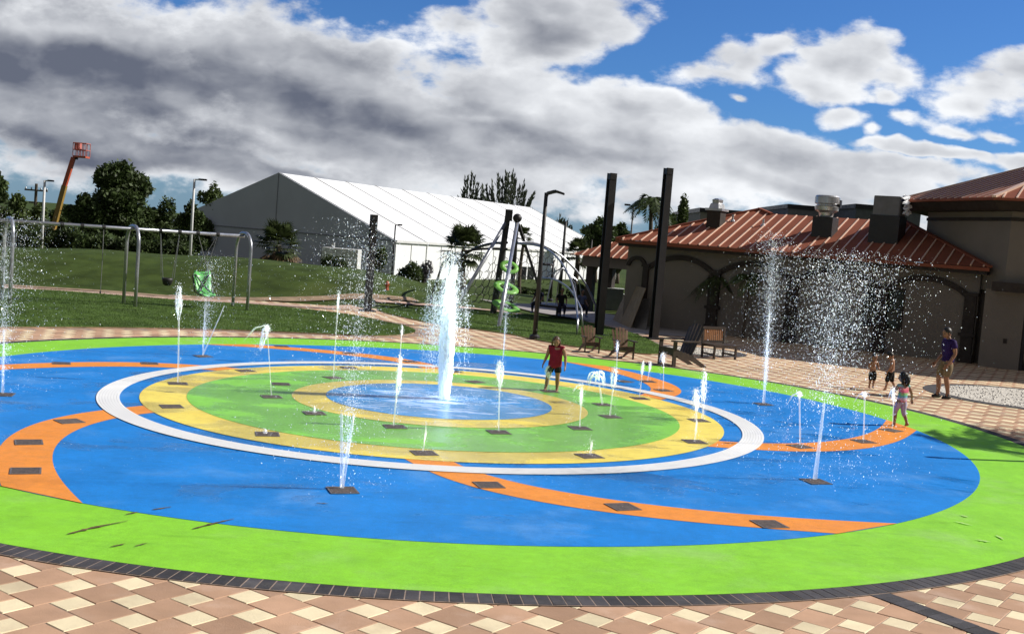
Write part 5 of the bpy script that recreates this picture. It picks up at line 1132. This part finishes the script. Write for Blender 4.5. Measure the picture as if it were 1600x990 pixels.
b, H = hpx(1405, 667, 577)
person('little girl in tie dye shirt and lilac leggings walking at the orange band end', b, H, (-.45, .75), dict(lan=(0, .07, .0), lkn=(0, .06, 0), ran=(0, -.11, .03), rkn=(0, -.02, .0), rel=(.045, -.02, .01), rwr=(.115, -.02, .02), lel=(-.03, .05, .02), lwr=(-.01, .13, .08), head=(0, .01, 0)), 1.30, (.30, .15, .09), (.016, .010, .008), 'long', (tiedye(), .30, .45, .010), (cloth('lilac_leggings', (.46, .38, .58)), 1.45, .003), None, (.3, -.15), 1.0)
b, H = hpx(1474, 622, 507)
person('man in purple t-shirt, khaki shorts and black shoes looking down', b, H, (-1, -.18), dict(lan=(0, -.02, 0), lkn=(0, .015, 0), ran=(0, .055, 0), rkn=(0, .055, 0), pelvis=(0, -.01, 0), head=(0, .035, -.012), neck=(0, .012, 0), lel=(.012, -.015, 0), lwr=(.02, .035, 0), rel=(-.012, 0, 0), rwr=(-.03, .06, 0)), 1.0, (.30, .16, .10), (.014, .011, .010), 'short', (cloth('purple_cloth', (.024, .010, .085)), .16, .62, .006), (cloth('khaki_cloth', (.20, .155, .095)), 1.02, .012), mat('black_shoe', (.015, .014, .014), .5), (0, -.45), 1.04)
# three figures on the spinner in the shade
m_navy = cloth('navy_cloth', (.012, .014, .035)); m_sb = mat('shoe_blue', (.10, .16, .34), .6)
SIT = dict(lkn=(-.02, .20, .165), rkn=(.02, .20, .165), lan=(-.02, .20, .18), ran=(.02, .20, .18), lwr=(.03, .12, .05), rwr=(-.03, .12, .05))
so_ = np.array(spn.location)
for dx, dyy, fc, lb, mt_ in ((-.95, -.55, (-.5, -1), 'seated person in navy clothes at the left side of the spinner', m_navy), (.05, -.95, (.1, -1), 'seated person in black clothes in the middle of the spinner', cloth('black_cloth', (.012, .012, .014))), (.95, -.5, (.5, -1), 'seated person in checked blue grey shirt at the right of the spinner', cloth('blue_check', (.10, .12, .22)))):
    person(lb, so_ + [dx, dyy, .56 - .455 * 1.5], 1.5, fc, SIT, 1.05, (.22, .12, .08), (.012, .01, .01), 'short', (mt_, .05, .7, .004), (m_navy, 1.85, .004), m_sb, (0, -.3), 1.0)

# ================================================================== SPRAY GRATES
def clock(n): return n
GR = [
 (96, 569, 'on the far left orange band, nearer the left photo edge'), (233.6, 569, 'on the far left orange band, nearer the white ring'), (4, 618, 'in plain blue rubber at the left photo edge'),
 (108.6, 660, 'on the large left orange band, closest to the white ring'), (45, 693, 'on the large left orange band, middle of its three'), (40, 738, 'on the large left orange band, closest to the lime border'),
 (317, 557.6, 'in blue rubber under the V shaped spray by the green swing'), (278, 601, 'in the yellow ring under the tall frothy jet at left'), (268, 637, 'in the yellow ring where the left orange band meets it'), (384, 581, 'in the yellow ring below the leaning misty jet'),
 (440, 542, 'on the thin far orange band, leftmost of its three'), (546.5, 553, 'on the thin far orange band, middle of its three'), (641, 566, 'on the thin far orange band, beside the tall fountain'), (545, 576, 'in the back of the yellow ring left of the tall fountain'), (709, 582, 'in the back of the yellow ring right of the tall fountain'),
 (521, 592, 'in the green disc under the thin straight jet behind the pool'), (439, 602, 'dry in the green disc at its far left'), (424, 622, 'in the green disc where the fountain shadow crosses'), (491, 648, 'in the green disc with a low bubbling jet'), (617, 669, 'in the green disc below the lumpy jet before the pool'), (779, 677.5, 'in the green disc nearest the camera, right of the pool front'),
 (743, 598.5, 'in the green disc just behind the inner yellow ring'), (859, 613, 'in the green disc at the feet of the girl in red'), (906, 671, 'in the green disc at the right tip of the inner yellow ring'), (954, 653, 'in the green disc right of the broad dome jet'), (942, 634, 'half hidden in the green disc beneath the broad dome jet'),
 (662.6, 710, 'in the front of the yellow ring above the orange band root'), (417.7, 680.5, 'in the front left of the yellow ring with barely any water'), (975, 597, 'at the back right of the yellow ring, just behind the dome jet'), (999.5, 624, 'in the yellow ring under the twin jets, right of the dome jet'), (1091.6, 658.6, 'in the yellow ring under the tallest lumpy jet at right'), (1085, 692, 'in the yellow ring at its far right end'), (921, 714.6, 'in the front right of the yellow ring with a small bubbling jet'),
 (1012, 597, 'on the back right orange band, farther from the white ring'), (1037, 611, 'on the back right orange band at its rounded end'), (1192.7, 632.6, 'in blue rubber under the thin tall spray before the building'),
 (1274.5, 754, 'in blue rubber under the wide tall spray at right'), (1250.5, 699, 'on the right orange band, nearest the white ring'), (1349, 691, 'on the right orange band, middle of its three'), (1393, 673.6, 'on the right orange band, at the feet of the little girl'),
 (535, 768, 'in blue rubber under the tall spray nearest the camera'), (763.6, 759.7, 'on the front orange band, first after the white ring'), (973, 794, 'on the front orange band, middle of its three'), (1202, 821, 'on the front orange band, nearest the lime border')]
gp0 = None
def make_grate():
    t = thing('spray_grate', 'x', 'grate'); fr = MB(); s = .185
    for a in range(4): fr.box(rotz(a * math.pi / 2) @ np.array([0, s - .012, .003]), (2 * s if a % 2 == 0 else 2 * s - .05, .024, .008), rotz(a * math.pi / 2))
    fr.build('frame', m_gratef, t); mb = MB(); mb.box((0, 0, .001), (2 * s - .05, 2 * s - .05, .004))
    for i in range(11): mb.box((0, -.142 + i * .0284, .003), (2 * s - .052, .016, .006))
    mb.build('slotted_plate', m_grate, t); return t
for i, (px, py, lb) in enumerate(GR):
    q = G(px, py); rq = math.hypot(*(q[:2] - PC)); z = .0335 if rq < 3.05 else .0295 if rq < R_GI else .0255 if rq < R_YO else .0215; ang = random.choice((21, 21, 18, 14, 30, 41, 25)) + random.uniform(-5, 5)
    if gp0 is None: gp0 = make_grate(); t = gp0
    else: t = dup(gp0)
    t.location = tuple(PL([q[0], q[1], z])); t.rotation_euler = (0.0, 0.0, rad(ang)); t['label'] = 'dark square grate ' + lb; t['group'] = 'dark square spray grates set in the pad'

# ================================================================== WATER
def drops(P, s, vel=None):                                   # stretched octahedra at P
    n = len(P); s = np.asarray(s).reshape(n, 1); d = vel if vel is not None else np.tile([0, 0, 1.0], (n, 1)); d = d + rng.normal(0, .35, (n, 3)); d /= np.linalg.norm(d, axis=1)[:, None]
    a = np.cross(d, rng.normal(size=(n, 3))); a /= np.linalg.norm(a, axis=1)[:, None]; b = np.cross(d, a); L = s * rng.uniform(.9, 2.0, (n, 1)); w = s * rng.uniform(.55, .9, (n, 1))
    V = np.stack([P + d * L, P + a * w, P + b * w, P - a * w, P - b * w, P - d * L], 1).reshape(-1, 3); f = np.array([[0, 1, 2], [0, 2, 3], [0, 3, 4], [0, 4, 1], [5, 2, 1], [5, 3, 2], [5, 4, 3], [5, 1, 4]])
    F = (np.arange(n)[:, None, None] * 6 + f[None]).reshape(-1, 3); return V, F
def spray(name, P, s, parent, m=m_water, vel=None):
    V, F = drops(np.asarray(P), s, vel); return raw(name, V, F, m, parent)
def sizes(n, lo, hi):                                        # mostly fine drops, a few large ones
    return lo * .45 + (hi * .50 - lo * .45) * rng.uniform(0, 1, n) ** 4
def froth(mb, P, r, n=5, seed=0, ns=9):                       # ragged column of aerated water: thin wandering strands along P
    r_ = random.Random(seed); P = np.asarray(P, float); L = np.linalg.norm(np.diff(P, axis=0), axis=1).sum(); k = max(7, int(L / .030)); s = np.linspace(0, 1, k); Q = np.stack([np.interp(s, np.linspace(0, 1, len(P)), P[:, i]) for i in range(3)], 1); rr = np.interp(s, np.linspace(0, 1, len(r)), r)
    for j in range(ns):
        a0 = r_.uniform(0, 6.2832); i0 = r_.randrange(0, max(1, k // 3)); i1 = r_.randrange(max(i0 + 4, k // 2), k + 1) if k > 8 else k; tw = r_.uniform(-3, 3); q = r_.uniform(.15, .85); T_ = []; R_ = []
        for i in range(i0, min(i1, k)):
            w = a0 + tw * i / k + r_.uniform(-.5, .5); g = rr[i] * q * r_.uniform(.75, 1.25); T_.append(Q[i] + np.array([math.cos(w) * g, math.sin(w) * g, r_.uniform(-.008, .008)])); R_.append(max(.0022, min(.014, rr[i] * r_.uniform(.07, .22))))
        if len(T_) > 3: R_[-1] *= .3; mb.tube(T_, R_, n)
def jetbase(px, py, tx, ty):
    b = gp(px, py); b = b + [0, 0, .04]; t = atY(tx, ty, b[1]); return b, t - b
WG = 'water jets rising from the pad'
def splash(t, n, r, lift=.10):
    a = rng.uniform(0, 6.2832, n); q = r * rng.uniform(0, 1, n) ** .7; z = np.abs(rng.normal(0, lift, n)) * (1 - q / r * .6); P = np.stack([np.cos(a) * q, np.sin(a) * q, z + .005], 1); return spray('splash', P, sizes(n, .003, .012), t)

def jet_thin(label, base, top, top_r=.055, top_f=.30, fall=(-.15, 0), nd=140, r0=.014, seed=0, lean=None, sp=.25):
    # slim stream with a lumpy head that breaks and falls to one side
    b, T = jetbase(*base, *top); t = thing('water_jet', label, 'water jet', b, 0, WG); H = T[2]; mid_ = T * (1 - top_f)
    MB().tube([np.zeros(3), mid_ * .5 + rng.normal(0, .004, 3), mid_], [r0 * 1.25, r0, r0 * 1.15], 6).build('stream', m_stream, t, smooth=True)
    mb = MB(); froth(mb, [mid_ - T * .05, mid_ * .4 + T * .6, T], [r0, top_r, top_r * 1.15, top_r * .6], 7, seed); fx = np.array([fall[0], fall[1], 0]); froth(mb, [T, T + fx * .5 - [0, 0, .05 * H], T + fx - [0, 0, H * .28]], [top_r * .6, top_r * .5, top_r * .15], 6, seed + 1); mb.build('head', m_froth, t, smooth=True)
    u_ = rng.uniform(0, 1, nd); P = T[None] * (1 - u_ ** 1.3)[:, None] * .98 + np.stack([fx[0] * u_ * 1.3 + rng.normal(0, .02 + sp * .10, nd) * (1.3 - u_), fx[1] * u_ + rng.normal(0, .02 + sp * .10, nd), rng.normal(0, .03, nd)], 1); P2 = T * (1 - top_f * .9) + (T * top_f)[None] * rng.uniform(0, 1, (nd * 2, 1)) + rng.normal(0, 1, (nd * 2, 3)) * np.array([top_r, top_r, .02]) * .55; P = np.vstack([P, P2]); spray('droplets', P, sizes(len(P), .005, .017), t); splash(t, 90, .30); return t

def jet_tall(label, base, top, n=1500, spread=.35, core=.45, thin=.018, skew=0.0, size=(.006, .019), lower=.0, pw=1.0, vee=None, cf=0.7):
    n = int(n * 2.0)
    # tall stream dissolving into a cloud of drops that widens upwards and drifts down-wind
    b, T = jetbase(*base, *top); t = thing('water_spray', label, 'water spray', b, 0, WG); H = T[2]
    if vee is None: MB().tube([np.zeros(3), T * core * .5, T * core], [thin * 1.4, thin, thin * .7], 6).build('stream', m_stream, t, smooth=True)
    else:
        for dx in vee: MB().tube([np.zeros(3), np.array([T[0] * core * .5 + dx * .5, 0, H * core * .5]), np.array([T[0] * core + dx, 0, H * core])], [thin * 1.3, thin, thin * .7], 6).build('stream', m_stream, t, smooth=True)
    u_ = rng.uniform(.12, 1, n) ** pw; wd = spread * (.10 + .9 * u_ ** 1.6); P = T[None] * u_[:, None] + np.stack([rng.normal(0, 1, n) * wd + skew * u_ ** 2, rng.normal(0, 1, n) * wd * .8, rng.normal(0, .05, n)], 1)
    k = int(n * .6); v_ = rng.uniform(0.02, .95, k); P2 = T[None] * (v_[:, None]) + np.stack([rng.normal(skew * .8, spread * 1.5, k), rng.normal(0, spread * 1.2, k), np.zeros(k)], 1); P = np.vstack([P, P2[P2[:, 2] > .03]]); spray('droplets', P, sizes(len(P), *size), t)
    n_ = n; c = int(n * cf); u2 = rng.uniform(0.05, .9, c); P = T[None] * u2[:, None] + rng.normal(0, 1, (c, 3)) * (.012 + .04 * u2[:, None]); spray('core_drops', P, sizes(c, .004, .013), t); splash(t, 160, .7, .08); return t

def jet_dome(label, base, top, w=.16, seed=0, nd=240):
    b, T = jetbase(*base, *top); t = thing('water_jet', label, 'water jet', b, 0, WG); H = T[2]; MB().tube([np.zeros(3), T * .6], [.02, .02], 6).build('stream', m_stream, t, smooth=True); mb = MB(); r_ = random.Random(seed)
    for i in range(11):
        a = 6.2832 * i / 11 + r_.uniform(-.2, .2); o = np.array([math.cos(a), math.sin(a), 0]) * w * r_.uniform(.6, 1.1); tp = T + [0, 0, r_.uniform(-.10, .04)]; froth(mb, [T * .72, tp + o * .3, tp + o * .85 - [0, 0, .05], T + o * 1.05 - [0, 0, .22], T + o * 1.15 - [0, 0, H * r_.uniform(.4, .7)]], [.016, .030, .034, .022, .006], 6, seed + i)
    mb.build('dome', m_froth, t, smooth=True); a = rng.uniform(0, 6.2832, nd); u_ = rng.uniform(0, 1, nd); P = np.stack([T[0] + np.cos(a) * w * (.6 + .6 * u_), T[1] + np.sin(a) * w * (.6 + .6 * u_), T[2] * (1 - u_ * .95)], 1) + rng.normal(0, .015, (nd, 3)); spray('droplets', P, sizes(nd, .005, .016), t); splash(t, 140, .35); return t

def jet_bubble(label, base, h, n=120, seed=0):
    b = gp(*base) + [0, 0, .04]; t = thing('water_jet', label, 'water jet', b, 0, WG); mb = MB(); froth(mb, [(0, 0, 0), (0.01, 0, h * .6), (0, .01, h)], [.05 if h < .2 else .022, .035 if h < .2 else .03, .012], 7, seed); mb.build('head', m_froth, t, smooth=True)
    u_ = rng.uniform(0, 1, n); P = np.stack([rng.normal(0, .05, n), rng.normal(0, .05, n), u_ * h * 1.1], 1); spray('droplets', P, sizes(n, .004, .013), t); splash(t, 110, .26, .05); return t

m_core = water_mat('white_water', 0.06, 0.72)
# the tall white fountain in the middle
b, T = jetbase(693, 626, 706, 393); t = thing('fountain_jet', 'tall thick white fountain column rising from the blue centre disc', 'fountain', b, 0, WG)
mb = MB(); k = 40; s_ = np.linspace(0, 1, k); Q = T[None] * (s_ * .84)[:, None]; Q[:, 0] += .012 * np.sin(s_ * 17); mb.tube(Q, np.interp(s_, [0, .08, .5, .8, 1], [.100, .080, .078, .050, .010]) * (1 + .06 * np.sin(s_ * 60) * s_ + rng.normal(0, .05, k) * s_), 16)
for i in range(26):
    a = 6.2832 * i / 26; o = np.array([math.cos(a), math.sin(a), 0]) * .085; e = random.uniform(.35, 1.0); froth(mb, [o, T * e * .5 + o * random.uniform(1.0, 1.5), T * e + o * random.uniform(.2, 1.8)], [.035, .06, .06], 5, 50 + i, 6)
V_ = mb.V[0]; V_[:, :2] += rng.normal(0, .011, (len(V_), 2)); mb.build('water_column', m_core, t, smooth=True)
n = 8000; u_ = rng.uniform(.0, 1.0, n) ** .8; wd = .06 + .06 * u_; P = T[None] * u_[:, None] + np.stack([rng.normal(0, 1, n) * wd, rng.normal(0, 1, n) * wd, np.zeros(n)], 1); spray('droplets', P, sizes(n, .006, .024), t)
P = []
for i in range(150):                                         # water falling back in ragged threads, more of it down-wind (left)
    x = random.choice((-1, -1, -1, 1)) * abs(random.gauss(.22, .14)); x = max(-.62, min(.46, x)); y = random.gauss(0, .14); zt = T[2] * max(.25, min(.93, random.gauss(.80 - .35 * abs(x), .12))); zl = zt * random.uniform(.15, .75); m_ = int(20 + 130 * (zt - zl) / T[2] * random.uniform(.4, 1.6)); zz = zl + (zt - zl) * rng.uniform(0, 1, m_)
    P.append(np.stack([T[0] * zz / T[2] + x * (1 + .10 * (zt - zz)) + rng.normal(0, .018, m_), y + rng.normal(0, .018, m_), zz], 1))
P = np.vstack(P); spray('falling_water', P, sizes(len(P), .006, .026), t, m_water, vel=np.tile([0, 0, 1.0], (len(P), 1)) * 1.0)
n = 700; a = rng.uniform(0, 6.28, n); q = rng.uniform(0, 1, n) ** .8 * 1.0; P = np.stack([np.cos(a) * q + .12, np.sin(a) * q * .8, np.abs(rng.normal(0, .12, n)) * (1.1 - q)], 1); spray('splash', P, sizes(n, .006, .020), t)
# foam spreading over the centre disc: thin patches of white froth lying on the wet rubber
mb = MB()
for i in range(150):
    a = random.uniform(0, 6.2832); q = 2.1 * random.random() ** .75; c = PC + [.02, .42] + np.array([math.cos(a), math.sin(a)]) * q; L = random.uniform(.03, .34) * (1 if q > .5 else 1.7); w_ = L * random.uniform(.08, .3); th = random.uniform(-.3, .3); k = 9
    pts = [c + rotz(th)[:2, :2] @ np.array([L * math.cos(6.2832 * j / k) * random.uniform(.6, 1.2), w_ * math.sin(6.2832 * j / k) * random.uniform(.5, 1.3)]) for j in range(k)]; mb.add([PL([*p_, .0405]) for p_ in pts] + [PL([*c, .046])], [(j, (j + 1) % k, k) for j in range(k)])
tag(mb.build('foam', m_froth), 'white foam patches spread over the centre disc', 'foam', kind='stuff')

jet_thin('tall slim jet with frothy head at the left of the yellow ring', (278, 600), (280, 446), .075, .33, (.05, 0), 160, .016, 1)
jet_tall('V shaped spray of two streams below the green swing seat', (317, 557), (330, 395), 900, .33, .50, .014, .1, vee=(-.05, .42))
jet_thin('leaning jet whose misty head falls to the left behind the white ring', (424, 621), (417, 508), .06, .10, (-.45, .0), 200, .010, 3, sp=.5)
b, T = jetbase(400, 566, 417, 509); t = thing('water_jet', 'misty plume falling at the left behind the white ring', 'water jet', b, 0, WG); mb = MB(); froth(mb, [T, T * .75 + [-.02, 0, .02], T * .42, T * .25], [.10, .13, .09, .03], 8, 9); mb.build('plume', m_froth, t, smooth=True); n = 420; u_ = rng.uniform(0, 1, n); spray('droplets', T[None] * u_[:, None] + rng.normal(0, .11, (n, 3)) * (1.6 - u_[:, None]), sizes(n, .005, .016), t)
jet_thin('thin straight jet behind the pool, left of the tall fountain', (521, 592), (529, 456), .035, .22, (.02, 0), 130, .012, 4)
jet_thin('thin jet standing beyond the orange band just left of the fountain', (624, 574), (628, 508), .05, .30, (.03, 0), 90, .012, 5)
jet_thin('lumpy jet before the pool disc, left of the tall fountain', (615, 668), (625, 556), .07, .62, (.04, 0), 260, .014, 6)
jet_tall('tall spray nearest the camera, rising past the black steel post', (534, 766), (575, 345), 2300, .34, .28, .022, 0.0, (.005, .016), vee=(-.10, .06), cf=.25)
jet_thin('jet with a round lumpy head right of the pool disc', (779, 676), (781, 564), .085, .38, (-.03, .0), 180, .012, 7)
jet_tall('thin far spray between the fountain and the girl in red', (786, 562), (795, 425), 520, .12, .5, .014, 0.0)
jet_thin('small jet rising by the right hand of the girl in red', (857, 612), (858, 572), .08, .55, (-.08, 0), 150, .012, 8)
jet_thin('branching jet at the right tip of the inner yellow ring', (906, 670), (909, 600), .05, .55, (-.18, .0), 220, .012, 9, sp=.6)
jet_dome('broad dome shaped jet right of the girl in red', (941, 634), (933, 580), .20, 11)
jet_thin('slim lumpy jet just right of the dome jet', (953, 652), (961, 576), .07, .42, (.06, 0), 220, .014, 12, sp=.5)
jet_thin('twin headed jet over the back right orange band, left head', (999, 623), (1005, 566), .045, .35, (-.03, 0), 130, .011, 13)
jet_thin('twin headed jet over the back right orange band, right head', (1012, 597), (1016, 566), .04, .5, (.03, 0), 110, .011, 14)
jet_thin('thin jet rising in front of the second brown chair', (963, 590), (965, 533), .05, .35, (-.02, 0), 100, .010, 15)
jet_thin('small jet with white head against the large dark chair', (1036, 611), (1037, 551), .07, .30, (-.09, 0), 120, .010, 16)
jet_thin('tallest lumpy jet in the yellow ring at right', (1097, 657), (1101, 580), .07, .72, (.05, 0), 320, .022, 17, sp=.7)
jet_thin('shorter thick jet beside the tallest lumpy one at right', (1087, 659), (1088, 608), .085, .8, (-.05, 0), 320, .022, 18, sp=.7)
jet_bubble('low jet by the far right yellow ring grate', (1085, 691), .55, 120, 19)
jet_bubble('small bubbling jet in the front right of the yellow ring', (921, 714), .30, 150, 20)
jet_bubble('short jet in the front of the yellow ring over the orange band root', (661, 709), .48, 120, 21)
jet_bubble('low bubbling water on the left of the green disc', (490, 648), .13, 150, 22)
jet_bubble('barely rising bubble in the front left of the yellow ring', (413, 680), .07, 60, 23)
jet_tall('thin tall spray standing before the long building', (1193, 632), (1210, 362), 2000, .22, .55, .024, 0.0, (.006, .021))
jet_tall('wide tall spray of scattered drops in front of the tower', (1273, 752), (1316, 395), 3600, .50, .34, .026, 0.08, (.006, .022), pw=.55, cf=.12)
jet_thin('hooked jet falling left over the right orange band, nearer the camera', (1250, 698), (1249, 613), .05, .08, (-.22, 0), 240, .014, 24, sp=.3)
jet_thin('hooked jet falling left near the end of the right orange band', (1349, 690), (1351, 613), .05, .08, (-.20, 0), 220, .014, 25, sp=.3)
jet_thin('small jet splashing over the little girl in tie dye', (1394, 672), (1397, 606), .06, .35, (-.10, 0), 260, .010, 26, sp=.6)
jet_tall('misty spray cut by the left photo edge', (4, 617), (10, 330), 1500, .40, .35, .018, 0.1, (.006, .018))
# fine wind-blown mist drifting left of the thin tall spray
n = 900; P = []
for px0, px1, py0, py1, Y0, Y1, k in ((540, 640, 380, 500, 20, 24, 900), (640, 760, 460, 620, 21, 24, 900), (1180, 1400, 400, 640, 20, 27, 1800), (290, 360, 400, 560, 26, 30, 500), (480, 600, 560, 760, 14, 20, 500), (1100, 1250, 620, 720, 17, 24, 500), (1100, 1200, 420, 610, 24, 30, 420), (1230, 1300, 500, 620, 23, 28, 240), (420, 560, 420, 520, 18, 26, 200), (380, 470, 430, 560, 22, 30, 140), (20, 130, 360, 500, 22, 30, 220), (600, 660, 440, 600, 22, 24, 120)):
    for _ in range(k): P.append(atY(random.gauss((px0 + px1) / 2, (px1 - px0) / 3.2), random.uniform(py0, py1), random.uniform(Y0, Y1)))
P = np.array(P); P = P[P[:, 2] > .2]; o = spray('wind_blown_spray', P, sizes(len(P), .003, .012), None); tag(o, 'fine drops drifting in the air above the pad', 'spray drops', kind='stuff')
# shallow wet splatter of drops standing on the rubber
P = []
for px, py, sx, sy, k in ((680, 640, 170, 22, 900), (770, 700, 150, 14, 500), (980, 640, 90, 25, 600), (1040, 765, 120, 22, 700), (1230, 650, 110, 25, 700), (330, 700, 120, 22, 500), (1240, 720, 110, 14, 500), (450, 560, 60, 8, 250), (1170, 620, 60, 10, 300), (100, 600, 80, 10, 250), (830, 742, 160, 8, 300)):
    for _ in range(k): q = G(random.gauss(px, sx), random.gauss(py, sy)); P.append(PL([q[0], q[1], .044])) if math.hypot(*(q[:2] - PC)) < R_LO - .3 else None
P = np.array(P); s = sizes(len(P), .003, .013)[:, None]; a = rng.uniform(0, 6.28, (len(P), 1)); dx = np.hstack([np.cos(a), np.sin(a), np.zeros_like(a)]) * s * rng.uniform(1, 3, (len(P), 1)); dy_ = np.hstack([-np.sin(a), np.cos(a), np.zeros_like(a)]) * s
V = np.stack([P + dx, P + dy_, P - dx, P - dy_, P + np.array([0, 0, 1]) * s * .6], 1).reshape(-1, 3); F = (np.arange(len(P))[:, None, None] * 5 + np.array([[0, 1, 4], [1, 2, 4], [2, 3, 4], [3, 0, 4]])[None]).reshape(-1, 3)
tag(raw('splatter', V, F, m_water), 'drops of splashed water lying on the wet rubber', 'splashed water', kind='stuff')
